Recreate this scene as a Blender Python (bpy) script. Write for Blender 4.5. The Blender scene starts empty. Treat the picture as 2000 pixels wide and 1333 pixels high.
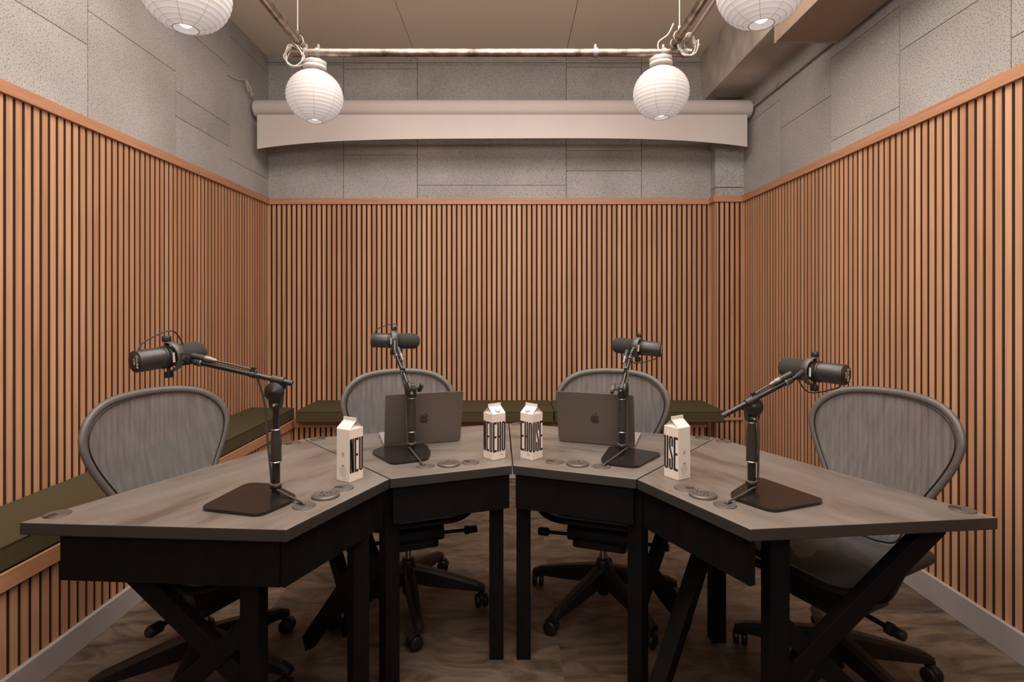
import bpy, math, random
from mathutils import Vector, Matrix
random.seed(7)
SC = bpy.context.scene
COL = SC.collection
# ---------------------------------------------------------------- camera, light, exposure
S = 0.0042                  # one survey unit in metres
F = 1060.0                  # focal length in pixels of the 2000 px frame
EYE = 311 * S               # height of the lens
PX, PY = 996.0, 597.0
cam = bpy.data.objects.new('camera', bpy.data.cameras.new('camera'))
COL.objects.link(cam)
cam.location = (0, 0, EYE)
cam.rotation_euler = (math.pi / 2, 0, 0)
cam.data.sensor_width = 36
cam.data.lens = F / 2000 * 36
cam.data.shift_x = (1000 - PX) / 2000
cam.data.shift_y = -(666.5 - PY) / 2000
cam.data.clip_start = 0.02
SC.camera = cam
vs = SC.view_settings
vs.view_transform = 'Standard'; vs.look = 'None'; vs.gamma = 1; vs.use_curve_mapping = False
vs.exposure = 0.0
w = bpy.data.worlds.new('world'); SC.world = w; w.use_nodes = True
w.node_tree.nodes['Background'].inputs[0].default_value = (0.9, 0.85, 0.8, 1)
w.node_tree.nodes['Background'].inputs[1].default_value = 0.05
def area_lamp(name, loc, target, sx, sy, power, color):
    l = bpy.data.lights.new(name, 'AREA'); l.shape = 'RECTANGLE'; l.size = sx; l.size_y = sy
    l.energy = power; l.color = color
    o = bpy.data.objects.new(name, l); COL.objects.link(o); o.location = loc
    o.rotation_euler = (Vector(target) - Vector(loc)).to_track_quat('-Z', 'Y').to_euler()
    return o
WARM = (1.0, 0.915, 0.845)
area_lamp('fill_light_over_table', (0, 2.15, 3.28), (0, 2.15, 0), 2.6, 1.5, 92, WARM)  # added unseen area light; supplies the brightness the dim lanterns lack
area_lamp('fill_light_near', (0, .75, 3.25), (0, .95, 0), 2.8, .8, 52, WARM)  # second added area light out of view, softens the near half
area_lamp('fill_light_upward', (0, -.4, 2.2), (0, 1.2, 3.3), 2.6, .6, 62, WARM)  # added fill aimed upward to brighten ceiling and upper walls

# ---------------------------------------------------------------- helpers
def V(X, d, hb):            # survey units: right, depth, below the eye -> world
    return Vector((X * S, d * S, EYE - hb * S))
def at(px, py, hb):         # a point seen at px,py lying on the level hb below the eye
    d = hb * F / (py - PY)
    return V((px - PX) / F * d, d, hb)
def atd(px, py, d):         # a point seen at px,py at depth d
    return V((px - PX) / F * d, d, (py - PY) / F * d)
H_T = 135.5                 # table top below the eye
Z_T = EYE - H_T * S

class MB:
    def __init__(s): s.v = []; s.f = []; s.sm = []; s.mi = []; s.mats = []; s.cur = 0; s.tone = []; s.ct = 0.5
    def mat(s, m):
        if m not in s.mats: s.mats.append(m)
        s.cur = s.mats.index(m); return s
    def add(s, vs_, fs, smooth=False):
        o = len(s.v); s.v += [Vector(a) for a in vs_]
        for f in fs: s.f.append([i + o for i in f]); s.sm.append(smooth); s.mi.append(s.cur); s.tone.append(s.ct)
    def box(s, a, b, M=None):
        x0, y0, z0 = a; x1, y1, z1 = b
        vs_ = [Vector(p) for p in ((x0,y0,z0),(x1,y0,z0),(x1,y1,z0),(x0,y1,z0),(x0,y0,z1),(x1,y0,z1),(x1,y1,z1),(x0,y1,z1))]
        if M: vs_ = [M @ p for p in vs_]
        s.add(vs_, [(0,3,2,1),(4,5,6,7),(0,1,5,4),(1,2,6,5),(2,3,7,6),(3,0,4,7)])
    def bar(s, p, q, wx, wz, up=(0,0,1)):      # rectangular bar from p to q
        p = Vector(p); q = Vector(q); t = (q - p).normalized(); n = t.cross(Vector(up)).normalized(); b = n.cross(t)
        vs_ = []
        for c in (p, q):
            for a1, a2 in ((-1,-1),(1,-1),(1,1),(-1,1)): vs_.append(c + n*wx/2*a1 + b*wz/2*a2)
        s.add(vs_, [(0,1,2,3),(7,6,5,4),(0,4,5,1),(1,5,6,2),(2,6,7,3),(3,7,4,0)])
    def prism(s, pts, z0, z1, M=None, smooth_side=False):
        n = len(pts)
        lo = [Vector((p[0], p[1], z0)) for p in pts]; hi = [Vector((p[0], p[1], z1)) for p in pts]
        if M: lo = [M @ p for p in lo]; hi = [M @ p for p in hi]
        s.add(lo, [list(range(n))[::-1]]); s.add(hi, [list(range(n))])
        s.add(lo + hi, [(i, (i+1) % n, n + (i+1) % n, n + i) for i in range(n)], smooth_side)
    def lathe(s, prof, M=None, n=24, cap0=True, cap1=True):     # prof: (radius, z)
        vs_ = []; fs = []
        for r, z in prof:
            for k in range(n):
                a = 2*math.pi*k/n; vs_.append(Vector((r*math.cos(a), r*math.sin(a), z)))
        if M: vs_ = [M @ p for p in vs_]
        for i in range(len(prof)-1):
            for k in range(n): fs.append((i*n+k, i*n+(k+1) % n, (i+1)*n+(k+1) % n, (i+1)*n+k))
        s.add(vs_, fs, True)
        if cap0 and prof[0][0] > 1e-6: s.add(vs_[:n], [list(range(n))[::-1]])
        if cap1 and prof[-1][0] > 1e-6: s.add(vs_[-n:], [list(range(n))])
    def cyl(s, p, q, r, r2=None, n=20):
        p = Vector(p); q = Vector(q); L = (q-p).length
        M = Matrix.Translation(p) @ (q-p).to_track_quat('Z', 'Y').to_matrix().to_4x4()
        s.lathe([(r, 0), (r if r2 is None else r2, L)], M, n)
    def tube(s, pts, r, n=10, closed=False, ra=None, rb=None, nrm=None):
        pts = [Vector(p) for p in pts]; N = len(pts); vs_ = []; fs = []
        ref = None
        for i, p in enumerate(pts):
            if closed: t = pts[(i+1) % N] - pts[i-1]
            else: t = pts[min(i+1, N-1)] - pts[max(i-1, 0)]
            t.normalize()
            if nrm is not None: b = Vector(nrm[i]).normalized(); u = b.cross(t).normalized(); b = t.cross(u)
            else:
                if ref is None: ref = Vector((0,0,1)) if abs(t.z) < .9 else Vector((1,0,0))
                u = ref.cross(t).normalized(); b = t.cross(u); ref = b
            for k in range(n):
                a = 2*math.pi*k/n
                rr = r[i] if isinstance(r, (list, tuple)) else r
                vs_.append(p + u*math.cos(a)*(ra if ra else rr) + b*math.sin(a)*(rb if rb else rr))
        for i in range(N if closed else N-1):
            j = (i+1) % N
            for k in range(n): fs.append((i*n+k, i*n+(k+1) % n, j*n+(k+1) % n, j*n+k))
        s.add(vs_, fs, True)
        if not closed: s.add(vs_[:n], [list(range(n))[::-1]]); s.add(vs_[-n:], [list(range(n))])
    def build(s, name, m=None, parent=None, bevel=0, origin=None, seg=2):
        me = bpy.data.meshes.new(name)
        o0 = Vector(origin) if origin is not None else None
        vv = [tuple(p - o0) for p in s.v] if o0 is not None else [tuple(p) for p in s.v]
        me.from_pydata(vv, [], s.f)
        me.polygons.foreach_set('use_smooth', s.sm)
        if s.mats: 
            for mm in s.mats: me.materials.append(mm)
            me.polygons.foreach_set('material_index', s.mi)
        else: me.materials.append(m)
        if len(set(s.tone)) > 1:
            at_ = me.attributes.new('tone', 'FLOAT', 'FACE'); at_.data.foreach_set('value', s.tone)
        me.update()
        o = bpy.data.objects.new(name, me); COL.objects.link(o)
        if o0 is not None: o.location = o0
        if parent is not None: o.parent = parent
        if bevel:
            b = o.modifiers.new('bevel', 'BEVEL'); b.width = bevel; b.segments = seg; b.limit_method = 'ANGLE'; b.angle_limit = math.radians(40)
        return o

def tag(o, label=None, cat=None, group=None, kind=None):
    if label: o['label'] = label
    if cat: o['category'] = cat
    if group: o['group'] = group
    if kind: o['kind'] = kind
    return o
def empty(name, loc=(0,0,0), rz=0.0, label=None, cat=None, group=None):
    o = bpy.data.objects.new(name, None); COL.objects.link(o); o.location = loc; o.rotation_euler = (0,0,rz)
    o.empty_display_size = .05
    return tag(o, label, cat, group)
def dup(root):
    r = root.copy(); COL.objects.link(r)
    def rec(src, dst):
        for ch in list(src.children):
            c = ch.copy(); COL.objects.link(c); c.parent = dst; rec(ch, c)
    rec(root, r)
    return r
def crom(pts, n=8, closed=False):
    pts = [Vector(p) for p in pts]; out = []; N = len(pts)
    for i in range(N if closed else N-1):
        if closed: p0, p1, p2, p3 = pts[i-1], pts[i], pts[(i+1) % N], pts[(i+2) % N]
        else: p0, p1, p2, p3 = pts[max(i-1,0)], pts[i], pts[i+1], pts[min(i+2,N-1)]
        for k in range(n):
            t = k/n; out.append(.5*((2*p1)+(p2-p0)*t+(2*p0-5*p1+4*p2-p3)*t*t+(3*p1-p0-3*p2+p3)*t**3))
    if not closed: out.append(pts[-1])
    return out
def round_poly(pts, r, n=6):
    out = []; N = len(pts)
    rs = r if isinstance(r, (list, tuple)) else [r]*N
    for i in range(N):
        p = Vector(pts[i][:2]); a = Vector(pts[i-1][:2]); b = Vector(pts[(i+1) % N][:2])
        da = (a-p); db = (b-p); rr = min(rs[i], da.length*.48, db.length*.48)
        s0 = p + da.normalized()*rr; s1 = p + db.normalized()*rr
        for k in range(n+1):
            t = k/n; out.append(s0*(1-t)**2 + p*2*t*(1-t) + s1*t*t)
    return out
def frame(z, y):            # rotation matrix with local z along z, local y near y
    z = Vector(z).normalized(); x = Vector(y).cross(z).normalized(); y = z.cross(x)
    return Matrix((x, y, z)).transposed().to_4x4()
def text_mesh(mb, txt, size, M, depth=.0002, sx=1.0):
    cu = bpy.data.curves.new('lettering', 'FONT'); cu.body = txt; cu.size = size; cu.align_x = 'CENTER'; cu.align_y = 'CENTER'; cu.extrude = depth; cu.resolution_u = 3
    o = bpy.data.objects.new('lettering', cu); COL.objects.link(o)
    dg = bpy.context.evaluated_depsgraph_get(); me = o.evaluated_get(dg).to_mesh()
    mb.add([M @ Vector((v.co.x*sx, v.co.y, v.co.z)) for v in me.vertices], [list(p.vertices) for p in me.polygons])
    o.evaluated_get(dg).to_mesh_clear(); bpy.data.objects.remove(o); bpy.data.curves.remove(cu)

# ---------------------------------------------------------------- materials
def newmat(name):
    m = bpy.data.materials.new(name); m.use_nodes = True; nt = m.node_tree
    return m, nt, nt.nodes['Principled BSDF']
def nd(nt, t, **kw):
    n = nt.nodes.new(t)
    for k, v_ in kw.items():
        if k.startswith('i_'): n.inputs[k[2:].replace('_', ' ')].default_value = v_
        else: setattr(n, k, v_)
    return n
def ramp(nt, stops):
    r = nt.nodes.new('ShaderNodeValToRGB'); cr = r.color_ramp
    while len(cr.elements) < len(stops): cr.elements.new(.5)
    for e, (p, c) in zip(cr.elements, stops): e.position = p; e.color = (*c, 1)
    return r
def simple(name, col, rough=.5, metal=0.0, var=.08, scale=30, bump=0.0, spec=None):
    m, nt, b = newmat(name); L = nt.links
    tc = nd(nt, 'ShaderNodeTexCoord'); no = nd(nt, 'ShaderNodeTexNoise'); no.inputs['Scale'].default_value = scale; no.inputs['Detail'].default_value = 4
    L.new(tc.outputs['Object'], no.inputs['Vector'])
    r = ramp(nt, [(.3, tuple(c*(1-var) for c in col)), (.7, tuple(min(1, c*(1+var)) for c in col))])
    L.new(no.outputs['Fac'], r.inputs[0]); L.new(r.outputs[0], b.inputs['Base Color'])
    b.inputs['Roughness'].default_value = rough; b.inputs['Metallic'].default_value = metal
    if spec is not None: b.inputs['Specular IOR Level'].default_value = spec
    if bump:
        bp = nd(nt, 'ShaderNodeBump'); bp.inputs['Strength'].default_value = bump; bp.inputs['Distance'].default_value = .002
        L.new(no.outputs['Fac'], bp.inputs['Height']); L.new(bp.outputs[0], b.inputs['Normal'])
    return m
def wood(name, c0, c1, c2, rough=.5, axis='Z', tonev=.25):
    m, nt, b = newmat(name); L = nt.links
    tc = nd(nt, 'ShaderNodeTexCoord'); mp = nd(nt, 'ShaderNodeMapping')
    sc = {'Z': (60, 60, 2.2), 'X': (2.2, 60, 60), 'Y': (60, 2.2, 60)}[axis]; mp.inputs['Scale'].default_value = sc
    at_ = nd(nt, 'ShaderNodeAttribute', attribute_name='tone')
    comb = nd(nt, 'ShaderNodeVectorMath', operation='SCALE'); comb.inputs[0].default_value = (37, 53, 71)
    L.new(at_.outputs['Fac'], comb.inputs['Scale'])
    ad = nd(nt, 'ShaderNodeVectorMath', operation='ADD')
    L.new(tc.outputs['Object'], mp.inputs['Vector']); L.new(mp.outputs[0], ad.inputs[0]); L.new(comb.outputs[0], ad.inputs[1])
    no = nd(nt, 'ShaderNodeTexNoise'); no.inputs['Scale'].default_value = 1; no.inputs['Detail'].default_value = 5; no.inputs['Distortion'].default_value = .6
    L.new(ad.outputs[0], no.inputs['Vector'])
    r = ramp(nt, [(.28, c0), (.5, c1), (.75, c2)]); L.new(no.outputs['Fac'], r.inputs[0])
    mx = nd(nt, 'ShaderNodeMix', data_type='RGBA', blend_type='MULTIPLY'); mx.inputs['Factor'].default_value = 1
    tr = ramp(nt, [(0, (1-tonev, 1-tonev*1.25, 1-tonev*1.4)), (1, (1+0, 1, 1))]); L.new(at_.outputs['Fac'], tr.inputs[0])
    L.new(r.outputs[0], mx.inputs['A']); L.new(tr.outputs[0], mx.inputs['B']); L.new(mx.outputs['Result'], b.inputs['Base Color'])
    b.inputs['Roughness'].default_value = rough
    bp = nd(nt, 'ShaderNodeBump'); bp.inputs['Strength'].default_value = .15; bp.inputs['Distance'].default_value = .001
    L.new(no.outputs['Fac'], bp.inputs['Height']); L.new(bp.outputs[0], b.inputs['Normal'])
    return m
M_SLAT = wood('slat_oak', (.47, .240, .128), (.57, .305, .170), (.63, .35, .20), .55, 'Z', .22)
M_RAILX = wood('rail_oak_along_x', (.44, .22, .12), (.54, .285, .165), (.60, .33, .195), .5, 'X', .2)
M_RAILY = wood('rail_oak_along_y', (.44, .22, .12), (.54, .285, .165), (.60, .33, .195), .5, 'Y', .2)
M_BACK = simple('slat_backing_felt', (.020, .008, .004), .95, 0, .2, 200)
# wood wool acoustic board: grey with dark pits
def board():
    m, nt, b = newmat('acoustic_board'); L = nt.links
    tc = nd(nt, 'ShaderNodeTexCoord')
    n1 = nd(nt, 'ShaderNodeTexNoise'); n1.inputs['Scale'].default_value = 2.0; n1.inputs['Detail'].default_value = 5
    n2 = nd(nt, 'ShaderNodeTexNoise'); n2.inputs['Scale'].default_value = 150; n2.inputs['Detail'].default_value = 3; n2.inputs['Roughness'].default_value = .7
    for n in (n1, n2): L.new(tc.outputs['Object'], n.inputs['Vector'])
    at_ = nd(nt, 'ShaderNodeAttribute', attribute_name='tone')
    r1 = ramp(nt, [(.3, (.365, .348, .334)), (.7, (.475, .455, .438))]); L.new(n1.outputs['Fac'], r1.inputs[0])
    r2 = ramp(nt, [(.38, (.22, .2, .19)), (.46, (1, 1, 1))]); L.new(n2.outputs['Fac'], r2.inputs[0])
    rt = ramp(nt, [(0, (.84, .83, .82)), (1, (1, 1, 1))]); L.new(at_.outputs['Fac'], rt.inputs[0])
    a = nd(nt, 'ShaderNodeMix', data_type='RGBA', blend_type='MULTIPLY'); a.inputs['Factor'].default_value = .8
    L.new(r1.outputs[0], a.inputs['A']); L.new(r2.outputs[0], a.inputs['B'])
    c = nd(nt, 'ShaderNodeMix', data_type='RGBA', blend_type='MULTIPLY'); c.inputs['Factor'].default_value = 1
    L.new(a.outputs['Result'], c.inputs['A']); L.new(rt.outputs[0], c.inputs['B']); L.new(c.outputs['Result'], b.inputs['Base Color'])
    b.inputs['Roughness'].default_value = .95
    bp = nd(nt, 'ShaderNodeBump'); bp.inputs['Strength'].default_value = .5; bp.inputs['Distance'].default_value = .003
    L.new(n2.outputs['Fac'], bp.inputs['Height']); L.new(bp.outputs[0], b.inputs['Normal'])
    return m
M_BOARD = board()
M_JOINT = simple('board_joint', (.09, .075, .065), .95)
M_CEIL = simple('ceiling_board', (.76, .675, .565), .95, 0, .16, 160, .2)
M_PLASTER = simple('rough_plaster', (.50, .45, .40), .9, 0, .26, 3.5, 1.0)
M_BASE = simple('grey_baseboard', (.36, .33, .32), .45, 0, .08, 6)
M_WALLP = simple('plain_wall_paint', (.36, .33, .30), .9)
M_OLIVE = simple('olive_cushion_cloth', (.060, .0435, .0145), .95, 0, .12, 300, .2)
M_SCREEN = simple('white_backdrop_cloth', (.56, .50, .47), .8, 0, .02, 5)
M_BLACKP = simple('black_paint', (.0055, .0048, .0042), .55, 0, .25, 20, 0, .12)
M_BLACKG = simple('black_gloss_metal', (.012, .010, .009), .22, 0, .1, 30)
M_BLACKM = simple('black_satin_metal', (.028, .024, .021), .38, 0, .15, 60)
M_BLACKPL = simple('black_plastic', (.016, .014, .012), .4, 0, .15, 60)
M_YOKE = simple('grey_coated_metal', (.06, .053, .047), .4, 0, .1, 60)
M_FOAM = simple('microphone_foam', (.03, .027, .024), .95, 0, .5, 900, .9)
M_GREYMET = simple('grey_metal', (.30, .27, .25), .35, .6, .1, 40)
M_CHROME = simple('chrome', (.62, .58, .54), .18, 1, .05, 40)
M_GALV = simple('worn_steel_pipe', (.27, .215, .175), .30, .85, .6, 16)
M_CONDUIT = simple('painted_conduit', (.34, .31, .285), .5, .2, .1, 10)
M_CABLE = simple('black_cable', (.02, .018, .016), .5)
M_GCABLE = simple('grey_cable', (.055, .049, .043), .5)
M_PLUG = simple('dull_nickel', (.16, .14, .125), .35, .7, .1, 40)
M_WIRE = simple('white_wire', (.52, .48, .44), .6)
M_CARTON = simple('white_carton', (.74, .66, .60), .45, 0, .02, 8)
M_INK = simple('black_ink', (.02, .012, .008), .55)
M_INKG = simple('grey_ink', (.2, .17, .15), .6)
M_ALU = simple('space_grey_aluminium', (.165, .135, .12), .38, .55, .03, 400)
M_ALUL = simple('light_aluminium', (.42, .38, .35), .38, .4, .03, 400)
M_LOGO = simple('dark_mirror', (.045, .036, .03), .2, .3, .05, 10)
M_WHITEI = simple('white_print', (.65, .62, .58), .5)
M_GROM = simple('grey_grommet_plastic', (.115, .098, .085), .42, .35, .12, 300)
M_CHAIRF = simple('graphite_frame', (.095, .084, .077), .42, 0, .08, 40)
M_CHAIRD = simple('dark_chair_plastic', (.012, .010, .0085), .4, 0, .15, 40, 0, .3)
M_BULBBASE = simple('grey_lamp_cap', (.36, .33, .31), .6, 0, .1, 50)
M_DUCT = simple('brown_painted_duct', (.25, .18, .13), .6, 0, .06, 5)
def desk_mat():
    m, nt, b = newmat('grey_stained_wood_top'); L = nt.links
    tc = nd(nt, 'ShaderNodeTexCoord'); mp = nd(nt, 'ShaderNodeMapping'); mp.inputs['Scale'].default_value = (2.0, 6.5, 1)
    L.new(tc.outputs['Object'], mp.inputs['Vector'])
    n1 = nd(nt, 'ShaderNodeTexNoise'); n1.inputs['Scale'].default_value = 1.3; n1.inputs['Detail'].default_value = 5; n1.inputs['Distortion'].default_value = .3
    n2 = nd(nt, 'ShaderNodeTexNoise'); n2.inputs['Scale'].default_value = 9; n2.inputs['Detail'].default_value = 6
    L.new(mp.outputs[0], n1.inputs['Vector']); L.new(mp.outputs[0], n2.inputs['Vector'])
    ma = nd(nt, 'ShaderNodeMath', operation='MULTIPLY_ADD'); ma.inputs[1].default_value = .25; L.new(n2.outputs['Fac'], ma.inputs[0]); L.new(n1.outputs['Fac'], ma.inputs[2])
    r = ramp(nt, [(.45, (.098, .075, .060)), (.62, (.150, .126, .108)), (.80, (.178, .154, .135))])
    L.new(ma.outputs[0], r.inputs[0]); L.new(r.outputs[0], b.inputs['Base Color'])
    b.inputs['Roughness'].default_value = .36
    return m
M_DESK = desk_mat()
M_EDGE = simple('charcoal_desk_edge', (.034, .031, .028), .42, 0, .1, 20)
def floor_mat():
    m, nt, b = newmat('stone_look_floor_tiles'); L = nt.links
    tc = nd(nt, 'ShaderNodeTexCoord'); sub = nd(nt, 'ShaderNodeVectorMath', operation='SUBTRACT'); sub.inputs[1].default_value = (45*S, 547*S, 0)
    L.new(tc.outputs['Object'], sub.inputs[0])
    br = nd(nt, 'ShaderNodeTexBrick'); br.offset = 0; br.squash = 1
    br.inputs['Scale'].default_value = 1; br.inputs['Brick Width'].default_value = .609; br.inputs['Row Height'].default_value = .609
    br.inputs['Mortar Size'].default_value = .0012; br.inputs['Mortar Smooth'].default_value = .1
    br.inputs['Color1'].default_value = (0, 0, 0, 1); br.inputs['Color2'].default_value = (1, 1, 1, 1); br.inputs['Mortar'].default_value = (.2, .2, .2, 1)
    L.new(sub.outputs[0], br.inputs['Vector'])
    sc = nd(nt, 'ShaderNodeVectorMath', operation='SCALE'); sc.inputs['Scale'].default_value = 1
    rnd = nd(nt, 'ShaderNodeVectorMath', operation='MULTIPLY'); rnd.inputs[1].default_value = (13, 29, 17); L.new(br.outputs['Color'], rnd.inputs[0])
    ad = nd(nt, 'ShaderNodeVectorMath', operation='ADD'); L.new(tc.outputs['Object'], ad.inputs[0]); L.new(rnd.outputs[0], ad.inputs[1])
    mp = nd(nt, 'ShaderNodeMapping'); mp.inputs['Scale'].default_value = (1.6, 4.5, 1); mp.inputs['Rotation'].default_value = (0, 0, .3); L.new(ad.outputs[0], mp.inputs['Vector'])
    n1 = nd(nt, 'ShaderNodeTexNoise'); n1.inputs['Scale'].default_value = 2.4; n1.inputs['Detail'].default_value = 8; n1.inputs['Distortion'].default_value = 1.4; n1.inputs['Roughness'].default_value = .62
    L.new(mp.outputs[0], n1.inputs['Vector'])
    r = ramp(nt, [(.28, (.030, .019, .012)), (.44, (.095, .066, .045)), (.60, (.165, .120, .085)), (.8, (.235, .175, .125))]); L.new(n1.outputs['Fac'], r.inputs[0])
    tr = ramp(nt, [(0, (.62, .58, .54)), (1, (1.0, 1.0, 1.0))]); L.new(br.outputs['Color'], tr.inputs[0])
    mx = nd(nt, 'ShaderNodeMix', data_type='RGBA', blend_type='MULTIPLY'); mx.inputs['Factor'].default_value = 1
    L.new(r.outputs[0], mx.inputs['A']); L.new(tr.outputs[0], mx.inputs['B']); L.new(mx.outputs['Result'], b.inputs['Base Color'])
    b.inputs['Roughness'].default_value = .55
    return m
M_FLOOR = floor_mat()
def mesh_mat(name, col, pitch, alpha_lo, alpha_hi):
    m, nt, b = newmat(name); L = nt.links
    tc = nd(nt, 'ShaderNodeTexCoord')
    sep = nd(nt, 'ShaderNodeSeparateXYZ'); L.new(tc.outputs['Object'], sep.inputs[0])
    def stripes(out, p):
        a = nd(nt, 'ShaderNodeMath', operation='MULTIPLY'); a.inputs[1].default_value = 2*math.pi/p; L.new(out, a.inputs[0])
        s_ = nd(nt, 'ShaderNodeMath', operation='SINE'); L.new(a.outputs[0], s_.inputs[0]); return s_
    sx = stripes(sep.outputs['X'], pitch); sz = stripes(sep.outputs['Z'], pitch*.8)
    mul = nd(nt, 'ShaderNodeMath', operation='MULTIPLY'); L.new(sx.outputs[0], mul.inputs[0]); L.new(sz.outputs[0], mul.inputs[1])
    mr = nd(nt, 'ShaderNodeMapRange'); mr.inputs['From Min'].default_value = -1; mr.inputs['From Max'].default_value = 1
    mr.inputs['To Min'].default_value = alpha_lo; mr.inputs['To Max'].default_value = alpha_hi; L.new(mul.outputs[0], mr.inputs['Value'])
    mp = nd(nt, 'ShaderNodeMapping'); mp.inputs['Scale'].default_value = (60, 1, 9); L.new(tc.outputs['Object'], mp.inputs['Vector'])
    no = nd(nt, 'ShaderNodeTexNoise'); no.inputs['Scale'].default_value = 1; L.new(mp.outputs[0], no.inputs['Vector'])
    r = ramp(nt, [(.3, tuple(c*.82 for c in col)), (.7, tuple(c*1.2 for c in col))]); L.new(no.outputs['Fac'], r.inputs[0])
    wv = ramp(nt, [(.0, (.45, .42, .40)), (.5, (.95, .95, .97)), (1, (1.5, 1.45, 1.4))])
    m2 = nd(nt, 'ShaderNodeMapRange'); m2.inputs['From Min'].default_value = -1; L.new(mul.outputs[0], m2.inputs['Value']); L.new(m2.outputs[0], wv.inputs[0])
    mc = nd(nt, 'ShaderNodeMix', data_type='RGBA', blend_type='MULTIPLY'); mc.inputs['Factor'].default_value = 1
    L.new(r.outputs[0], mc.inputs['A']); L.new(wv.outputs[0], mc.inputs['B']); L.new(mc.outputs['Result'], b.inputs['Base Color'])
    L.new(mr.outputs[0], b.inputs['Alpha']); b.inputs['Roughness'].default_value = .6
    return m
M_PELL = mesh_mat('woven_suspension_mesh', (.112, .108, .108), .0085, .78, 1.0)
M_SEATM = mesh_mat('shaded_seat_mesh', (.055, .052, .052), .0052, .8, 1.0)  # darker than the back mesh: shade on the seat put into its colour
def lantern_mat():
    m, nt, b = newmat('lantern_paper'); L = nt.links
    no = nd(nt, 'ShaderNodeTexNoise'); no.inputs['Scale'].default_value = 12
    r = ramp(nt, [(.3, (.33, .29, .27)), (.7, (.37, .33, .31))]); tc = nd(nt, 'ShaderNodeTexCoord'); L.new(tc.outputs['Object'], no.inputs['Vector']); L.new(no.outputs['Fac'], r.inputs[0])
    L.new(r.outputs[0], b.inputs['Base Color']); b.inputs['Roughness'].default_value = .8
    b.inputs['Emission Color'].default_value = (1.0, .90, .85, 1); b.inputs['Emission Strength'].default_value = .36
    return m
M_PAPER = lantern_mat()
M_PAPERW = simple('paper_covered_wire', (.42, .36, .33), .7)
def emit(name, col, st):
    m, nt, b = newmat(name); b.inputs['Base Color'].default_value = (*col, 1); b.inputs['Emission Color'].default_value = (*col, 1); b.inputs['Emission Strength'].default_value = st
    no = nd(nt, 'ShaderNodeTexNoise'); no.inputs['Scale'].default_value = 5
    return m
M_BULB = emit('bulb_glow', (.92, .97, 1.0), 1.6)

# ---------------------------------------------------------------- room shell
YB = 1060; XL = -473; XR = 446; XC = 392; DC = 1060*.977; HC = -485
T_TOP, T_BOT = -209, -197          # cap rail of the slats
FL = 311
Y0 = -1.3
def struct(o, label=None): return tag(o, label, None, None, 'structure')
mb = MB(); mb.box((-2.2, Y0-.1, -.1), (2.1, 4.6, 0)); struct(mb.build('floor', M_FLOOR), 'brown stone look tiled floor')
mb = MB()
mb.mat(M_JOINT).box((-2.2, Y0-.1, EYE-HC*S+.02), (2.1, 4.6, EYE-HC*S+.12))
mb.mat(M_CEIL)
xs = [XL-2, -183, 108, XR+2]; g = .0022
for i in range(3):
    for y0_, y1_ in ((Y0/S, 300), (300, 880), (880, YB+2)):
        mb.box((xs[i]*S+g, y0_*S+g*.0, EYE-HC*S), (xs[i+1]*S-g, y1_*S, EYE-HC*S+.03))
ceil = struct(mb.build('ceiling'), 'brown grey board ceiling with straight panel joints')
# concrete beam along the right wall, with broken patches on its side
mb = MB()
import mathutils.noise as mn
def beam_face(pa, pb, pc, pd, nu, nv, amp):
    vs_, fs = [], []
    nrm = (pb-pa).cross(pd-pa).normalized()
    for j in range(nv+1):
        for i in range(nu+1):
            u, v_ = i/nu, j/nv
            p = pa.lerp(pb, u).lerp(pd.lerp(pc, u), v_)
            edge = min(u, 1-u, v_, 1-v_)*8
            n_ = mn.fractal(p*6, 1, 2, 5)
            p = p + nrm*(n_*amp*min(1, edge))
            vs_.append(p)
    for j in range(nv):
        for i in range(nu): fs.append((j*(nu+1)+i, j*(nu+1)+i+1, (j+1)*(nu+1)+i+1, (j+1)*(nu+1)+i))
    mb.add(vs_, fs, True)
bx0, bx1, bz, cz = 376, XR+1, 398, 486
beam_face(V(bx0, YB, -bz), V(bx1, YB, -bz), V(bx1, 250, -bz), V(bx0, 250, -bz), 16, 120, .007)
beam_face(V(bx0, YB, -bz), V(bx0, 250, -bz), V(bx0-6, 250, -cz), V(bx0-6, YB, -cz), 120, 14, .014)
mb.build('concrete_beam', M_PLASTER, ceil)
# panelled upper walls: rectangles (d0,d1,h0,h1) in survey units above the eye
def panels_side(mb, x, sgn, cols):
    for d0, d1, hs in cols:
        for h0, h1 in zip(hs[:-1], hs[1:]):
            mb.ct = random.random()
            mb.box((min(x*S, x*S+sgn*.03), d0*S+g, EYE+h0*S+g*.8), (max(x*S, x*S+sgn*.03), d1*S-g, EYE+h1*S-g*.8))
mb = MB()
mb.mat(M_JOINT).box((XL*S-.12, Y0, 0), (XL*S-.012, 4.5, 3.36))
mb.mat(M_BOARD); b0 = -T_BOT
panels_side(mb, XL, -1, [(Y0/S, 163, [b0, 300, 486]), (163, 310, [b0, 250, 400, 486]), (310, 458, [b0, 340, 486]), (458, 608, [b0, 292, 440, 486]), (608, 768, [b0, 331, 420, 486]), (768, 917, [b0, 268, 304, 404, 486]), (917, 1062, [b0, 247, 455, 486])])
wl = struct(mb.build('wall_left'), 'left wall, pitted grey boards above vertical oak slats')
mb = MB()
mb.mat(M_JOINT).box((XR*S+.012, Y0, 0), (XR*S+.12, 4.5, 3.36))
mb.mat(M_BOARD)
panels_side(mb, XR, 1, [(Y0/S, 190, [b0, 300, 486]), (190, 335, [b0, 260, 400, 486]), (335, 483, [b0, 238, 420, 486]), (483, 621, [b0, 291, 486]), (621, 755, [b0, 228, 343, 486]), (755, 897, [b0, 292, 400, 486]), (897, 1062, [b0, 340, 404, 486])])
wr = struct(mb.build('wall_right'), 'right wall, pitted grey boards above vertical oak slats')
mb = MB()
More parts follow.
